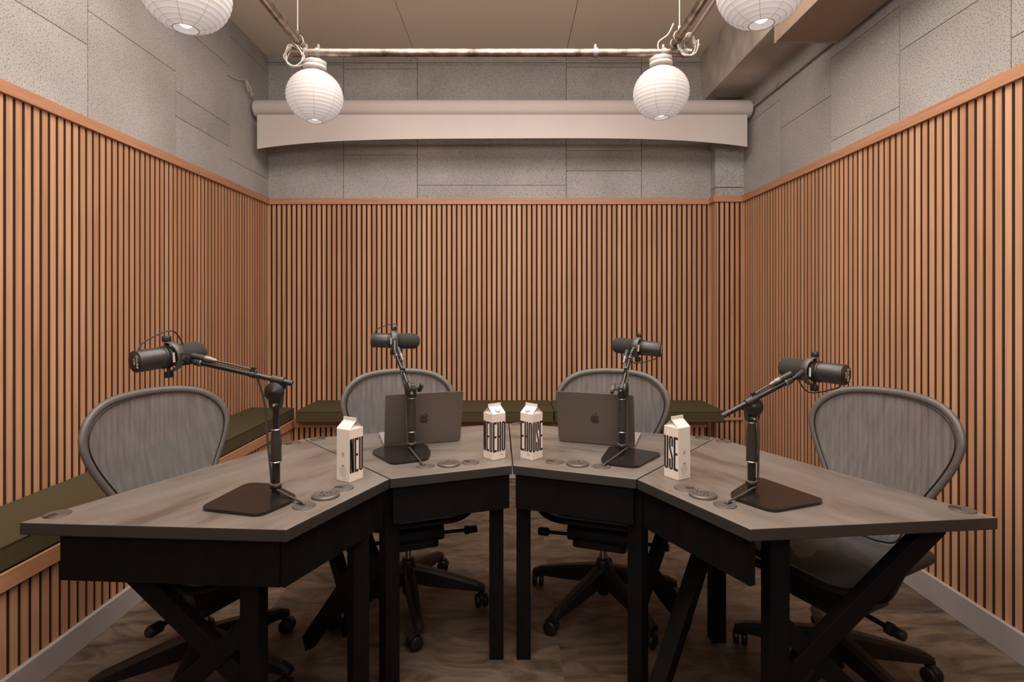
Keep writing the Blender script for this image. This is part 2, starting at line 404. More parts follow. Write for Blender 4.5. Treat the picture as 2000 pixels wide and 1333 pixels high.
mb.mat(M_JOINT).box((XL*S-.1, 4.464, 0), (XR*S+.1, 4.6, 3.36))
mb.mat(M_BOARD)
for x0, x1, hs in [(XL, -325, [b0, 320, 470, 486]), (-325, -181, [b0, 294, 462, 486]), (-181, 110, [b0, 235, 470, 486]), (110, 257, [b0, 263, 303, 465, 486]), (257, XC+2, [b0, 470, 486])]:
    for h0, h1 in zip(hs[:-1], hs[1:]):
        mb.ct = random.random(); mb.box((x0*S+g, YB*S, EYE+h0*S+g*.8), (x1*S-g, YB*S+.03, EYE+h1*S-g*.8))
wb = struct(mb.build('wall_back'), 'back wall, grey boards above vertical oak slats')
mb = MB(); mb.mat(M_BOARD)
mb.ct = .3; mb.box((XC*S, DC*S, 0), (XR*S+.02, YB*S+.02, EYE+225*S)); mb.ct = .8; mb.box((XC*S, DC*S, EYE+226*S), (XR*S+.02, YB*S+.02, EYE+(bz-6)*S))
mb.build('corner_pier', None, wb, .004)
mb = MB(); mb.box((-2.2, Y0-.1, 0), (2.1, Y0, 3.36)); struct(mb.build('wall_front', M_WALLP), 'plain wall behind the viewer')

# slats
PITCH = 9.76; SW = 6.2; ST = .005
def slat_run(mb, p0, p1, z0, z1, nrm, off=0.0):
    p0 = Vector(p0); p1 = Vector(p1); L = (p1-p0).length; t = (p1-p0).normalized(); n = Vector(nrm)
    k = off*S
    while k < L - .004:
        wdt = min(SW*S, L-k); mb.ct = random.random()
        a = p0 + t*k; b_ = a + t*wdt
        vs_ = [a, b_, b_+n*ST, a+n*ST]
        if t.cross(n).z < 0: vs_ = vs_[::-1]
        mb.prism([(q.x, q.y) for q in vs_], z0, z1)
        k += PITCH*S
def backing(mb, p0, p1, z0, z1, nrm):
    n = Vector(nrm); a = Vector(p0); b_ = Vector(p1); c = b_+n*.0025; d_ = a+n*.0025
    vs_ = [a, b_, c, d_]
    if (b_-a).cross(n).z < 0: vs_ = vs_[::-1]
    mb.prism([(q.x, q.y) for q in vs_], z0, z1)
ZT = EYE - T_BOT*S
def cladding(parent, runs, name='slat_cladding'):
    mb = MB()
    for p0, p1, z0, z1, n, off in runs:
        mb.mat(M_BACK); mb.ct = .5; backing(mb, p0, p1, z0, z1, n); mb.mat(M_SLAT); slat_run(mb, p0, p1, z0, z1, n, off)
    return mb.build(name, None, parent)
ZB = .112
cladding(wl, [((XL*S, -.2, 0), (XL*S, YB*S-.015, 0), .2, ZT, (1,0,0), 0)])
cladding(wr, [((XR*S, -.2, 0), (XR*S, DC*S-.015, 0), ZB, ZT, (-1,0,0), 2)])
cladding(wb, [((XL*S, YB*S, 0), (XC*S-.015, YB*S, 0), .2, ZT, (0,-1,0), 0)])
cladding(wb, [((XC*S, YB*S-.015, 0), (XC*S, DC*S-.015, 0), ZB, ZT, (-1,0,0), 2), ((XC*S-.004, DC*S, 0), (XR*S-.015, DC*S, 0), ZB, ZT, (0,-1,0), 0)], 'pier_slat_cladding')
for x_, y_ in ((XC*S-.006, DC*S-.006), (XR*S-.016, DC*S-.016), (XC*S-.016, YB*S-.016)):
    mb = MB(); mb.box((x_, y_, ZB), (x_+.0155, y_+.0155, ZT)); mb.build('corner_post', M_SLAT, wb)
def rail(parent, m, a, b_, name='cap_rail'):
    mb = MB(); mb.box(a, b_); return mb.build(name, m, parent, .0015)
zt = EYE - T_TOP*S
rail(wl, M_RAILY, (XL*S-.004, Y0, ZT), (XL*S+.022, YB*S-.02, zt))
rail(wr, M_RAILY, (XR*S-.022, Y0, ZT), (XR*S+.004, DC*S-.02, zt))
rail(wb, M_RAILX, (XL*S, YB*S-.022, ZT), (XC*S-.02, YB*S+.004, zt))
mb = MB(); mb.box((XC*S-.022, DC*S-.0215, ZT), (XC*S+.004, YB*S-.001, zt)); mb.box((XC*S-.0225, DC*S-.022, ZT+.0004), (XR*S-.0, DC*S+.004, zt-.0004)); mb.build('pier_cap_rail', M_RAILX, wb, .0015)
mb = MB(); mb.box((XC*S-.02, DC*S-.024, EYE-218*S), (XR*S-.014, DC*S-.012, EYE-213*S)); mb.build('pier_ledge', M_RAILX, wb)
# baseboards
mb = MB(); mb.box((XR*S-.02, Y0, 0), (XR*S+.004, DC*S-.001, ZB)); struct(mb.build('baseboard_right', M_BASE, None, .002), 'grey baseboard under the right slats')

# ---------------------------------------------------------------- built-in bench
BX = -386; BD = 974; BH = 205
bench = empty('built_in_bench', (XL*S+.1, 3.9, 0), 0, 'L-shaped built-in oak bench with slatted front along left and back walls', 'bench')
def bpart(mb, name, m, bev=0):
    o = mb.build(name, m, None, bev); o.parent = bench; o.matrix_parent_inverse = Matrix.Translation(bench.location).inverted(); return o
mb = MB(); zb = EYE-BH*S
poly = [(XL*S+.018, -.2), (BX*S-.012, -.2), (BX*S-.012, BD*S+.012), (354*S, BD*S+.012), (354*S, YB*S-.018), (XL*S+.018, YB*S-.018)]
mb.prism(poly, zb-.02, zb); bpart(mb, 'seat_board', M_RAILY)
mb = MB(); mb.box((BX*S-.02, -.2, zb-14*S), (BX*S, BD*S, zb)); mb.mat(M_RAILY)
bpart(mb, 'front_rail', None, .0015)
mb = MB(); mb.box((BX*S-.02, BD*S, zb-14*S), (354*S, BD*S+.02, zb)); bpart(mb, 'front_rail', M_RAILX, .0015)
mb = MB()
z1 = zb-14*S
mb.mat(M_BACK); mb.box((BX*S-.05, -.2, ZB-.02), (BX*S-.0245, BD*S, z1)); mb.box((BX*S-.03, BD*S+.0245, .0), (354*S-.01, BD*S+.05, z1))
mb.mat(M_SLAT); slat_run(mb, (BX*S-.022, -.2, 0), (BX*S-.022, BD*S+.02, 0), .09, z1, (1,0,0), 3); slat_run(mb, (BX*S-.01, BD*S+.022, 0), (354*S-.01, BD*S+.022, 0), .09, z1, (0,-1,0), 0)
slat_run(mb, (354*S-.016, BD*S+.03, 0), (354*S-.016, YB*S-.03, 0), .09, z1, (1,0,0), 0)
bpart(mb, 'slat_front', None)
mb = MB(); mb.box((BX*S-.022, Y0, 0), (BX*S-.002, BD*S+.006, .10)); mb.box((BX*S-.022, BD*S+.006, 0), (354*S, BD*S+.02, .0998)); struct(mb.build('baseboard_left', M_BASE, None, .002), 'grey baseboard under the bench front')
def cushion(label, x0, x1, y0_, y1_):
    mb = MB(); z0, z1_ = zb+.0005, EYE-184*S; i_ = .008
    mb.box((x0, y0_, z0), (x1, y1_, z1_))
    o = mb.build('bench_cushion', M_OLIVE, None, .009, ((x0+x1)/2, (y0_+y1_)/2, z0), 4)
    mb = MB()
    q = .001
    mb.tube([(x0+i_, y0_-q, z1_-.006), (x1-i_, y0_-q, z1_-.006)], .0022, 6); mb.tube([(x1+q, y0_+i_, z1_-.006), (x1+q, y1_-i_, z1_-.006)], .0022, 6)
    p = mb.build('piping', M_OLIVE, o); p.matrix_parent_inverse = Matrix.Translation(o.location).inverted()
    return tag(o, label, 'cushion', 'olive cushions on the bench')
cushion('long olive bench cushion against the left slat wall', XL*S+.02, -389*S, .0, 980*S)
cushion('olive bench cushion on back wall behind the left laptop, longer one', -374*S, 76.5*S, 946*S, YB*S-.02)
cushion('olive bench cushion on back wall behind the right laptop', 78.5*S, 374*S, 946*S, YB*S-.02)

# ---------------------------------------------------------------- roller backdrop screen
scr = empty('backdrop_screen', V(0, 1000, -370), 0, 'white roll-down backdrop screen mounted high on the back wall', 'screen')
def ch(o, par):             # parent keeping world place
    o.parent = par; m_ = par.matrix_basis.copy(); q = par.parent
    while q is not None: m_ = q.matrix_basis @ m_; q = q.parent
    o.matrix_parent_inverse = m_.inverted() if par.parent is None else par.matrix_basis.inverted(); return o
dS = 997
mb = MB(); xl = (498-PX)/F*dS; xr = (1466-PX)/F*dS; hc = (213.5-PY)/F*dS; R_ = 16.0*S
a = V(xl, dS, hc); 
Mx = Matrix.Translation(a) @ Vector((1,0,0)).to_track_quat('Z', 'Y').to_matrix().to_4x4(); L_ = (xr-xl)*S
mb.lathe([(R_*.7, 0), (R_*.93, .004), (R_, .018), (R_, L_-.018), (R_*.93, L_-.004), (R_*.7, L_)], Mx, 40)
ch(mb.build('roller_tube', M_SCREEN), scr)
mb = MB(); nx = 60; nz = 10; vs_ = []; fs = []
for side in (0, 1):
    for i in range(nx+1):
        u = i/nx
        for j in range(nz+1):
            v_ = j/nz
            xx = (509-PX + u*(1453-509))/F*dS
            ytop = 224; ybot = 291 - 4*u - 17*(1-(abs(2*u-1))**4)
            yy = ytop + (ybot-ytop)*v_
            p = V(xx, dS-14, (yy-PY)/F*(dS-14)) + Vector((0, -.02*(v_**1.6)*(1-abs(2*u-1)**2)+.0015*side, 0))
            vs_.append(p)
N1 = (nx+1)*(nz+1)
for i in range(nx):
    for j in range(nz):
        a_ = i*(nz+1)+j; q_ = (a_, a_+1, a_+nz+2, a_+nz+1)
        fs.append(q_); fs.append(tuple(N1+k for k in q_[::-1]))
mb.add(vs_, fs, True); ch(mb.build('screen_sheet', M_SCREEN), scr)
for x_ in (xl+24, xr-40):
    mb = MB(); mb.box(tuple(V(x_-3, dS+10, hc)-Vector((0,0,.01))), tuple(V(x_+3, YB-.5, hc)+Vector((0,0,.012))))
    ch(mb.build('wall_bracket', M_BLACKM), scr)
# cord tying the roller to the left wall
mb = MB()
p0 = V(XL+1, 905, -((597-145)/F*905)); p1 = V(XL+5, 960, -398); p2 = V(xl+1, dS, hc)+Vector((0,0,R_))
mb.tube(crom([p0, p0.lerp(p1, .5)+Vector((0,0,-.01)), p1, p1+Vector((.01,.02,-.05)), p2]), .0035, 8)
mb.tube(crom([p1, p1+Vector((.025,-.03,-.01)), p1+Vector((.035,.0,-.06)), p1+Vector((.01,.03,-.07)), p1]), .003, 8)
mb.tube(crom([p1+Vector((.01,.0,-.03)), p1+Vector((.03,.03,-.05)), p1+Vector((.02,.05,-.09)), p1+Vector((.03,.07,-.07))]), .003, 8)
tag(mb.build('tie_cord', M_WIRE), 'knotted pale cord tying the screen roller to the left wall', 'cord')

# ---------------------------------------------------------------- ceiling pipes
PH = -335.5; PD = 720
def pipe(name, label, p, q, r, m, cat='pipe', rings=()):
    e = empty(name, tuple(p), 0, label, cat)
    mb = MB(); mb.cyl(p, q, r, n=24); ch(mb.build('tube', m), e)
    t = (q-p).normalized()
    for k in rings:
        c = p + (q-p)*k; mb = MB(); mb.cyl(c - t*.012, c + t*.012, r*1.22, n=24)
        mb.box((c.x-.006, c.y-.006, c.z+r*.8), (c.x+.006, c.y+.006, c.z+r*1.9))
        ch(mb.build('pipe_clamp', M_GREYMET), e)
    return e
pl = V((572-PX)/F*PD, PD, PH); pr = V((1349-PX)/F*PD, PD, PH)
pipe('scaffold_pipe', 'steel pipe crossing left to right in front of the back wall', pl, pr, .0235, M_GALV, 'pipe', (.035, .065, .76, .93, .985))
lx = -279; rx = 219; P2H = PH-12.5
pipe('scaffold_pipe', 'steel pipe running towards the viewer above the left lanterns', V(lx, 742, P2H), V(lx, 80, P2H), .0235, M_GALV, 'pipe', (.03,))
pipe('scaffold_pipe', 'thick steel pipe running towards the viewer above the right lanterns', V(rx, 742, P2H), V(rx, 80, P2H), .0235, M_GALV, 'pipe', (.03,))
pipe('conduit', 'thin pale conduit running beside the right scaffold pipe', V(234, 745, P2H), V(234, 80, P2H), .0085, M_CONDUIT, 'pipe')
for lab, x_, d_ in (('threaded rod hanging the left pipe corner from the ceiling', lx, 713), ('threaded rod hanging the right pipe corner from the ceiling', rx, 701)):
    e = empty('hanger_rod', tuple(V(x_, d_, P2H)), 0, lab, 'rod', 'rods hanging the pipe grid')
    mb = MB(); mb.cyl(V(x_, d_, P2H-3), V(x_, d_, HC+.2), .004, n=10); ch(mb.build('rod', M_GREYMET), e)
    mb = MB(); mb.tube(crom([V(x_, d_, P2H)+Vector((math.cos(a_)*.031, 0, math.sin(a_)*.031)) for a_ in [i*math.pi/4 for i in range(8)]], 4, True), .004, 8, True)
    mb.box(tuple(V(x_, d_, P2H-4)-Vector((.012,.012,.0))), tuple(V(x_, d_, P2H-12)+Vector((.012,.012,0)))); ch(mb.build('hanger_loop', M_GALV), e)
# wires wound round the pipe corners
def wires(label, c, seed, m=M_WIRE):
    rs = random.Random(seed); mb = MB()
    for k in range(4):
        pts = []
        for i in range(7):
            a_ = i*1.05 + rs.random()*.5
            pts.append(c + Vector((math.cos(a_)*(.04+.02*rs.random()), (rs.random()-.5)*.05, math.sin(a_)*(.045+.02*rs.random()) - .012)))
        mb.tube(crom(pts, 6), .0038, 8)
    return tag(mb.build('wire_bundle', m), label, 'wire')
wires('loops of white wire at the left corner of the pipe grid', V((578-PX)/F*PD, PD-6, -331), 3)
wires('loops of white wire at the right corner of the pipe grid', V((1340-PX)/F*PD, PD-6, -344), 5)
mb = MB(); mb.tube(crom([V(rx-8, 700, P2H-16), V(rx-14, 705, P2H-4), V(rx-24, 712, PH-10), V(196, 716, PH+1)]), .004, 8)
tag(mb.build('lamp_wire', M_WIRE), 'white wire dropping from right rod to the right far lantern', 'wire')
# conduits on walls
e = pipe('conduit', 'thin painted conduit running across the top of the back wall', V(XL+1, YB-3, -475), V(bx0-6, YB-3, -475), .0075, M_CONDUIT, 'pipe', (.33, .66))
e = pipe('conduit', 'painted conduit running along the right wall under the duct', V(XR-4, 985, -362), V(XR-4, 60, -362), .011, M_CONDUIT, 'pipe', (.1, .45))
mb = MB()
mb.cyl(V(388, 820, -440), V(384, 905, -452), .02, n=16)
mb.tube(crom([V(384, 905, -452), V(386, 918, -450), V(391, 915, -444)]), .02, 14)
tag(mb.build('pipe_stub', M_CONDUIT), 'short pipe stub bending out beside the concrete beam', 'pipe')
duct = empty('air_duct', tuple(V(400, 400, -352)), 0, 'brown painted rectangular duct along top of the right wall', 'duct')
mb = MB(); a = V(355, 60, -352); b_ = V(437, 727, -389); mb.box((a.x, a.y, a.z), (b_.x, b_.y, b_.z)); ch(mb.build('casing', M_DUCT, None, .003), duct)
for yy in (726,):
    mb = MB(); mb.box(tuple(V(354, yy-1, -351.2)), tuple(V(437.4, yy+1, -388))); ch(mb.build('flange', M_DUCT), duct)

# ---------------------------------------------------------------- paper lanterns
LR = .153
def make_lantern():
    root = empty('paper_lantern')
    mb = MB(); prof = []; n = 150; hr = LR*.93
    a0, a1 = math.radians(-74), math.radians(78)
    for i in range(n+1):
        a_ = a0 + (a1-a0)*i/n; ph = (i/n*19) % 1
        r = 1 - .009*math.sin(math.pi*ph)
        prof.append((LR*math.cos(a_)*r, hr*math.sin(a_)*r))
    mb.lathe(prof, None, 64, False, False); mb.build('shade', M_PAPER, root)
    mb = MB()
    for k in range(20):
        a_ = a0 + (a1-a0)*k/19
        mb.tube([(LR*1.001*math.cos(a_)*math.cos(t), LR*1.001*math.cos(a_)*math.sin(t), hr*1.001*math.sin(a_)) for t in [2*math.pi*i/48 for i in range(48)]], .0005 if 0 < k < 19 else .0018, 5, True)
    for k in range(8):
        t = k*math.pi/4 + .3
        mb.tube([(LR*1.0*math.cos(a_)*math.cos(t), LR*1.0*math.cos(a_)*math.sin(t), hr*1.0*math.sin(a_)) for a_ in [a0+(a1-a0)*i/24 for i in range(25)]], .0007, 5)
    mb.build('wire_rib', M_PAPERW, root)
    mb = MB(); mb.lathe([(.0, -.045), (.012, -.043), (.024, -.033), (.03, -.015), (.028, .005), (.016, .03), (.013, .045)], Matrix.Translation((0,0,-.085)), 24); mb.build('bulb', M_BULB, root)
    zt_ = hr*math.sin(a1)
    mb = MB(); mb.lathe([(.013, -.155), (.03, -.14), (.036, -.0), (.040, .002), (.040, .02)], Matrix.Translation((0,0,zt_)), 24); mb.build('socket', M_BULBBASE, root)
    mb = MB(); mb.lathe([(.036, .012), (.060, .012), (.063, .018), (.063, .026), (.036, .026)], Matrix.Translation((0,0,zt_)), 32); mb.build('ring', M_WIRE, root)
    mb = MB(); mb.lathe([(.062, .028), (.066, .034), (.066, .052), (.052, .059), (.012, .060)], Matrix.Translation((0,0,zt_)), 8); mb.build('junction_box', M_BULBBASE, root)
    return root
lab = ['far left white paper lantern, hanging over the screen left end', 'far right white paper lantern, hanging over the screen right end',
       'near left paper lantern cut by the top of the picture', 'near right paper lantern cut by the top of the picture']
lan0 = make_lantern()
for i, (cx, cy, d_) in enumerate([(615, 189, 720), (1291, 182, 720), (363, -28, 470), (1487, -36, 462)]):
    o = lan0 if i == 0 else dup(lan0)
    o.location = atd(cx, cy, d_) if i < 2 else V((cx-PX)/F*d_, d_, -272 if i == 2 else -272)
    tag(o, lab[i], 'lantern', 'round paper lanterns under the pipes')
# short hangers from near lanterns up to the pipes
for i, (x_, d_) in enumerate([((363-PX)/F*470, 470), ((1487-PX)/F*462, 462)]):
    tx = lx if i == 0 else rx
    mb = MB(); mb.bar(V(tx, d_, P2H), V(x_, d_, P2H+1), .02, .006); mb.cyl(V(x_, d_, P2H+1), V(x_, d_, -272-52), .005)
    tag(mb.build('lantern_arm', M_GREYMET), 'flat steel arm holding the near %s lantern to its pipe' % ('left', 'right')[i], 'bracket')

# ---------------------------------------------------------------- desks
TT = 7.8*S; AP = 37.5*S
Pq = {k: at(x_, y_, H_T) for k, (x_, y_) in {'P1': (35,1022), 'P2': (560,1036), 'P3': (762,936), 'P4': (1001,910), 'P5': (1243,937), 'P6': (1465,1035), 'P7': (1952,1012), 'B1': (592,857), 'B2': (994,827), 'B3': (1399,855)}.items()}
def off(p, q, dist, inside):      # shift the line p-q by dist towards inside
    t = (q-p).normalized(); n = Vector((-t.y, t.x, 0))
    if (inside-p).dot(n) < 0: n = -n
    return p+n*dist, q+n*dist, n
def frame_k(par, pc, back, z_top, run=106):
    # pc: foot of the post, back: unit direction towards the user's side
    mb = MB(); w_ = .052
    perp = Vector((-back.y, back.x, 0))
    a = pc; 
    vs_ = [a + back*(sx*w_/2) + perp*(sy*w_/2) for sx, sy in ((-1,-1),(1,-1),(1,1),(-1,1))]
    mb.prism([(q.x, q.y) for q in vs_], 0, z_top)
    ch(mb.build('leg', M_BLACKP, None, .002), par)
    for (s0, z0, s1, z1) in ((0, 66*S, 110*S, z_top), (0, 110*S, run*S, 0.03)):
        mb = MB(); p = pc + back*s0 + Vector((0,0,z0)); q = pc + back*s1 + Vector((0,0,z1))
        if z0 > z1: p += perp*.004; q += perp*.004
        mb.bar(p, q, .035, .052, perp.cross((q-p).normalized()))
        ch(mb.build('diagonal_brace', M_BLACKP, None, .0015), par)
def grommet(par, px, py, r=.031, ang=0.0):
    c = at(px, py, H_T); mb = MB(); mb.mat(M_GROM)
    mb.lathe([(r*.9, 0), (r, .0006), (r, .0015), (r*.93, .0028), (r*.88, .0024), (0.0001, .0024)], Matrix.Translation(c), 40, False, False)
    mb.mat(M_INK).lathe([(r*1.03, 0), (r*1.03, .0008), (r*.95, .0008)], Matrix.Translation(c), 40, False, False)
    o = ch(mb.build('cable_grommet', M_GROM), par)
    mb = MB(); d_ = Vector((math.cos(ang), math.sin(ang), 0)); n = Vector((-d_.y, d_.x, 0))
    pts = round_poly([c + d_*r*.98 + n*.006, c + d_*r*.1 + n*.0075, c + d_*r*.1 - n*.0075, c + d_*r*.98 - n*.006], .004, 4)
    mb.prism([(p.x, p.y) for p in pts][::-1], c.z+.0022, c.z+.0031)
    sl = mb.build('cable_slot', M_INK); sl.parent = o; sl.matrix_parent_inverse = o.matrix_parent_inverse.copy() if False else Matrix.Identity(4)
    sl.matrix_parent_inverse = (par.matrix_basis @ o.matrix_parent_inverse).inverted() if False else Matrix.Identity(4)
    return c
def outlet(par, px, py, ang=0.0):
    c = at(px, py, H_T); mb = MB(); r = .041
    mb.lathe([(r*.98, 0), (r, .002), (r*.97, .006), (r*.84, .010), (r*.80, .0085), (r*.3, .0085), (.0001, .0085)], Matrix.Translation(c), 48, False, False)
    o = ch(mb.build('power_outlet', M_GROM), par)
    mb = MB(); R = Matrix.Translation(c) @ Matrix.Rotation(ang, 4, 'Z')
    for s_ in (-1, 1):
        for dx, dy, wx, wy in ((-.007, .0, .0022, .008), (.005, 0, .0022, .0065), (-.001, -.009, .004, .004)):
            mb.box((s_*.013+dx-wx/2, dy-wy/2, .0084), (s_*.013+dx+wx/2, dy+wy/2, .0092), R)
    mb.box((-.006, .014, .0084), (.006, .019, .0092), R)
    s2 = mb.build('socket_hole', M_INK); s2.parent = o
def desk(label, fl, fr, br, bl, aprons, frames, groms, outs, custom=None):
    pf, pr_, pb, pbl = (Pq[k] for k in (fl, fr, br, bl))
    cen = (pf+pr_+pb+pbl)/4
    root = empty('meeting_desk', (cen.x, cen.y, 0), 0, label, 'desk', 'angled desks joined in a half ring')
    gp = .0022
    pts = [cen + (p-cen) - (p-cen).normalized()*gp*1.2 for p in (pf, pr_, pb, pbl)]
    ax = (pr_-pf).normalized(); a_ = math.atan2(ax.y, ax.x)
    # slab (object axes follow the grain)
    R = Matrix.Rotation(-a_, 4, 'Z')
    mb = MB(); loc = [R @ (p-cen) for p in pts]
    area = sum(loc[i].x*loc[(i+1)%4].y-loc[(i+1)%4].x*loc[i].y for i in range(4))
    if area < 0: loc = loc[::-1]
    mb.mat(M_DESK); mb.add([Vector((p.x, p.y, Z_T)) for p in loc], [(0,1,2,3)])
    mb.mat(M_EDGE)
    lo = [Vector((p.x, p.y, Z_T-TT)) for p in loc]; hi = [Vector((p.x, p.y, Z_T)) for p in loc]
    mb.v += lo; o4 = 4
    for i in range(4): mb.f.append([o4+i, o4+(i+1)%4, (i+1)%4, i]); mb.sm.append(False); mb.mi.append(1); mb.tone.append(.5)
    mb.f.append([7, 6, 5, 4]); mb.sm.append(False); mb.mi.append(1); mb.tone.append(.5)
    o = mb.build('tabletop', None, root, .0025, None, 2); o.rotation_euler = (0, 0, a_)
    for (k0, k1, e0, e1) in aprons:
        a, b2, n = off(Pq[k0], Pq[k1], 5*S, cen); t = (b2-a).normalized()
        a = a + t*e0*S; b2 = b2 - t*e1*S; th = 4.5*S
        q = [a, b2, b2+n*th, a+n*th]
        if (q[1]-q[0]).cross(q[2]-q[1]).z < 0: q = q[::-1]
        mb = MB(); mb.prism([(p.x, p.y) for p in q], Z_T-AP, Z_T-TT-.0005); ch(mb.build('apron', M_BLACKP, None, .001), root)
    for (pcx, pcd, bx_, by_) in frames:
        frame_k(root, Vector((pcx*S, pcd*S, 0)), Vector((bx_, by_, 0)).normalized(), Z_T-TT-.001, 88 if (pcx, pcd) == (-98, 441) else 106)
    for gx, gy, an in groms: grommet(root, gx, gy, .031, an)
    for gx, gy, an in outs: outlet(root, gx, gy, an)
    return root
desk('grey-topped desk at far left, wide front apron, its end nearest the viewer', 'P2', 'P3', 'B1', 'P1', [('P2', 'P3', 3.3, 3), ('P1', 'P2', 23, 7.0)],
     [(-164, 348, -1, .05), (-114, 408, -.634, .774)], [(112, 1005, -1.9), (572, 866, -2.3), (671, 954, 2.9), (594, 989, 2.6)], [(636, 970, 1.1)])
desk('grey-topped desk under the left laptop', 'P3', 'P4', 'B2', 'B1', [('P3', 'P4', 3, .9)],
     [(-98, 441, -.634, .774), (-12, 482, 0, 1)], [(621, 858, .6), (831, 911, 2.5), (919, 904, 2.5)], [(877, 908, .35)])
desk('grey-topped desk under the right laptop', 'P4', 'P5', 'B3', 'B2', [('P4', 'P5', .9, 3)],
     [(12, 482, 0, 1), (103, 437, .634, .774)], [(1012, 829, .6), (1083, 903, 2.6), (1175, 912, .6), (1372, 856, 2.4)], [(1128, 908, -.35)])
dk = desk('grey-topped desk at far right, open side showing its crossed legs', 'P5', 'P6', 'P7', 'B3', [('P5', 'P6', 3, 4)],
     [(170, 348, 1, .08)], [(1413, 862, 1.5), (1337, 954, -.3), (1416, 987, .6), (1880, 996, 2.4)], [(1373, 969, -1.1)])
mb = MB(); mb.bar(V(107, 412, FL-2), V(190, 472, H_T+8), .04, .055, (.58, -.8, .0)); ch(mb.build('diagonal_brace', M_BLACKP, None, .002), dk)
mb = MB(); mb.box(tuple(V(186, 499, FL)), tuple(V(199, 512, H_T+8))); ch(mb.build('leg', M_BLACKP, None, .002), dk)

# ---------------------------------------------------------------- cartons
CS = 14.1*S; CB = .169; CG = .203
def stroke_letter(mb, c, x0, wd, z0, ht, M):
    t = wd*.42
    def r(ax, az, bx_, bz_): mb.box((x0+ax, z0+az, 0), (x0+bx_, z0+bz_, .0002), M)
    def quad(p): mb.prism([(x0+a, z0+b_) for a, b_ in p], 0, .0002, M)
    def arc(cx, cz, ro_x, ri_x, a0, a1, ro_z=None, n=8):
        ro_z = ro_z or wd*.5; ri_z = ro_z - t*.75; 
        for k in range(n):
            b0_ = math.radians(a0+(a1-a0)*k/n); b1_ = math.radians(a0+(a1-a0)*(k+1)/n)
            P = [(cx+ro_x*math.cos(b0_), cz+ro_z*math.sin(b0_)), (cx+ro_x*math.cos(b1_), cz+ro_z*math.sin(b1_)), (cx+ri_x*math.cos(b1_), cz+ri_z*math.sin(b1_)), (cx+ri_x*math.cos(b0_), cz+ri_z*math.sin(b0_))]
            quad(P)
    hw = wd/2; ri = hw-t; cr = wd*.5
    if c == 'N':
        r(0, 0, t, ht); r(wd-t, 0, wd, ht); quad([(0, ht), (t*1.15, ht), (wd, 0), (wd-t*1.15, 0)][::-1])
    elif c == 'E': r(0, 0, t, ht); r(t, 0, wd, t*1.05); r(t, ht-t*1.05, wd, ht); r(t, ht/2-t*.5, wd*.92, ht/2+t*.5)
    elif c == 'H': r(0, 0, t, ht); r(wd-t, 0, wd, ht); r(t, ht/2-t*.5, wd-t, ht/2+t*.5)
    elif c == 'U': r(0, cr, t, ht); r(wd-t, cr, wd, ht); arc(hw, cr, hw, ri, 180, 360)
    elif c == 'O': r(0, cr, t, ht-cr); r(wd-t, cr, wd, ht-cr); arc(hw, cr, hw, ri, 180, 360); arc(hw, ht-cr, hw, ri, 0, 180)
    elif c == 'S':
        arc(hw, ht-cr, hw, ri, 0, 180); arc(hw, cr, hw, ri, 180, 360)
        r(0, ht*.66, t, ht-cr); r(wd-t, ht*.66+.004, wd, ht-cr); r(wd-t, cr, wd, ht*.36); r(0, cr, t, ht*.36-.004)
        quad([(0, ht*.66), (t, ht*.66), (wd, ht*.36), (wd-t, ht*.36)][::-1])
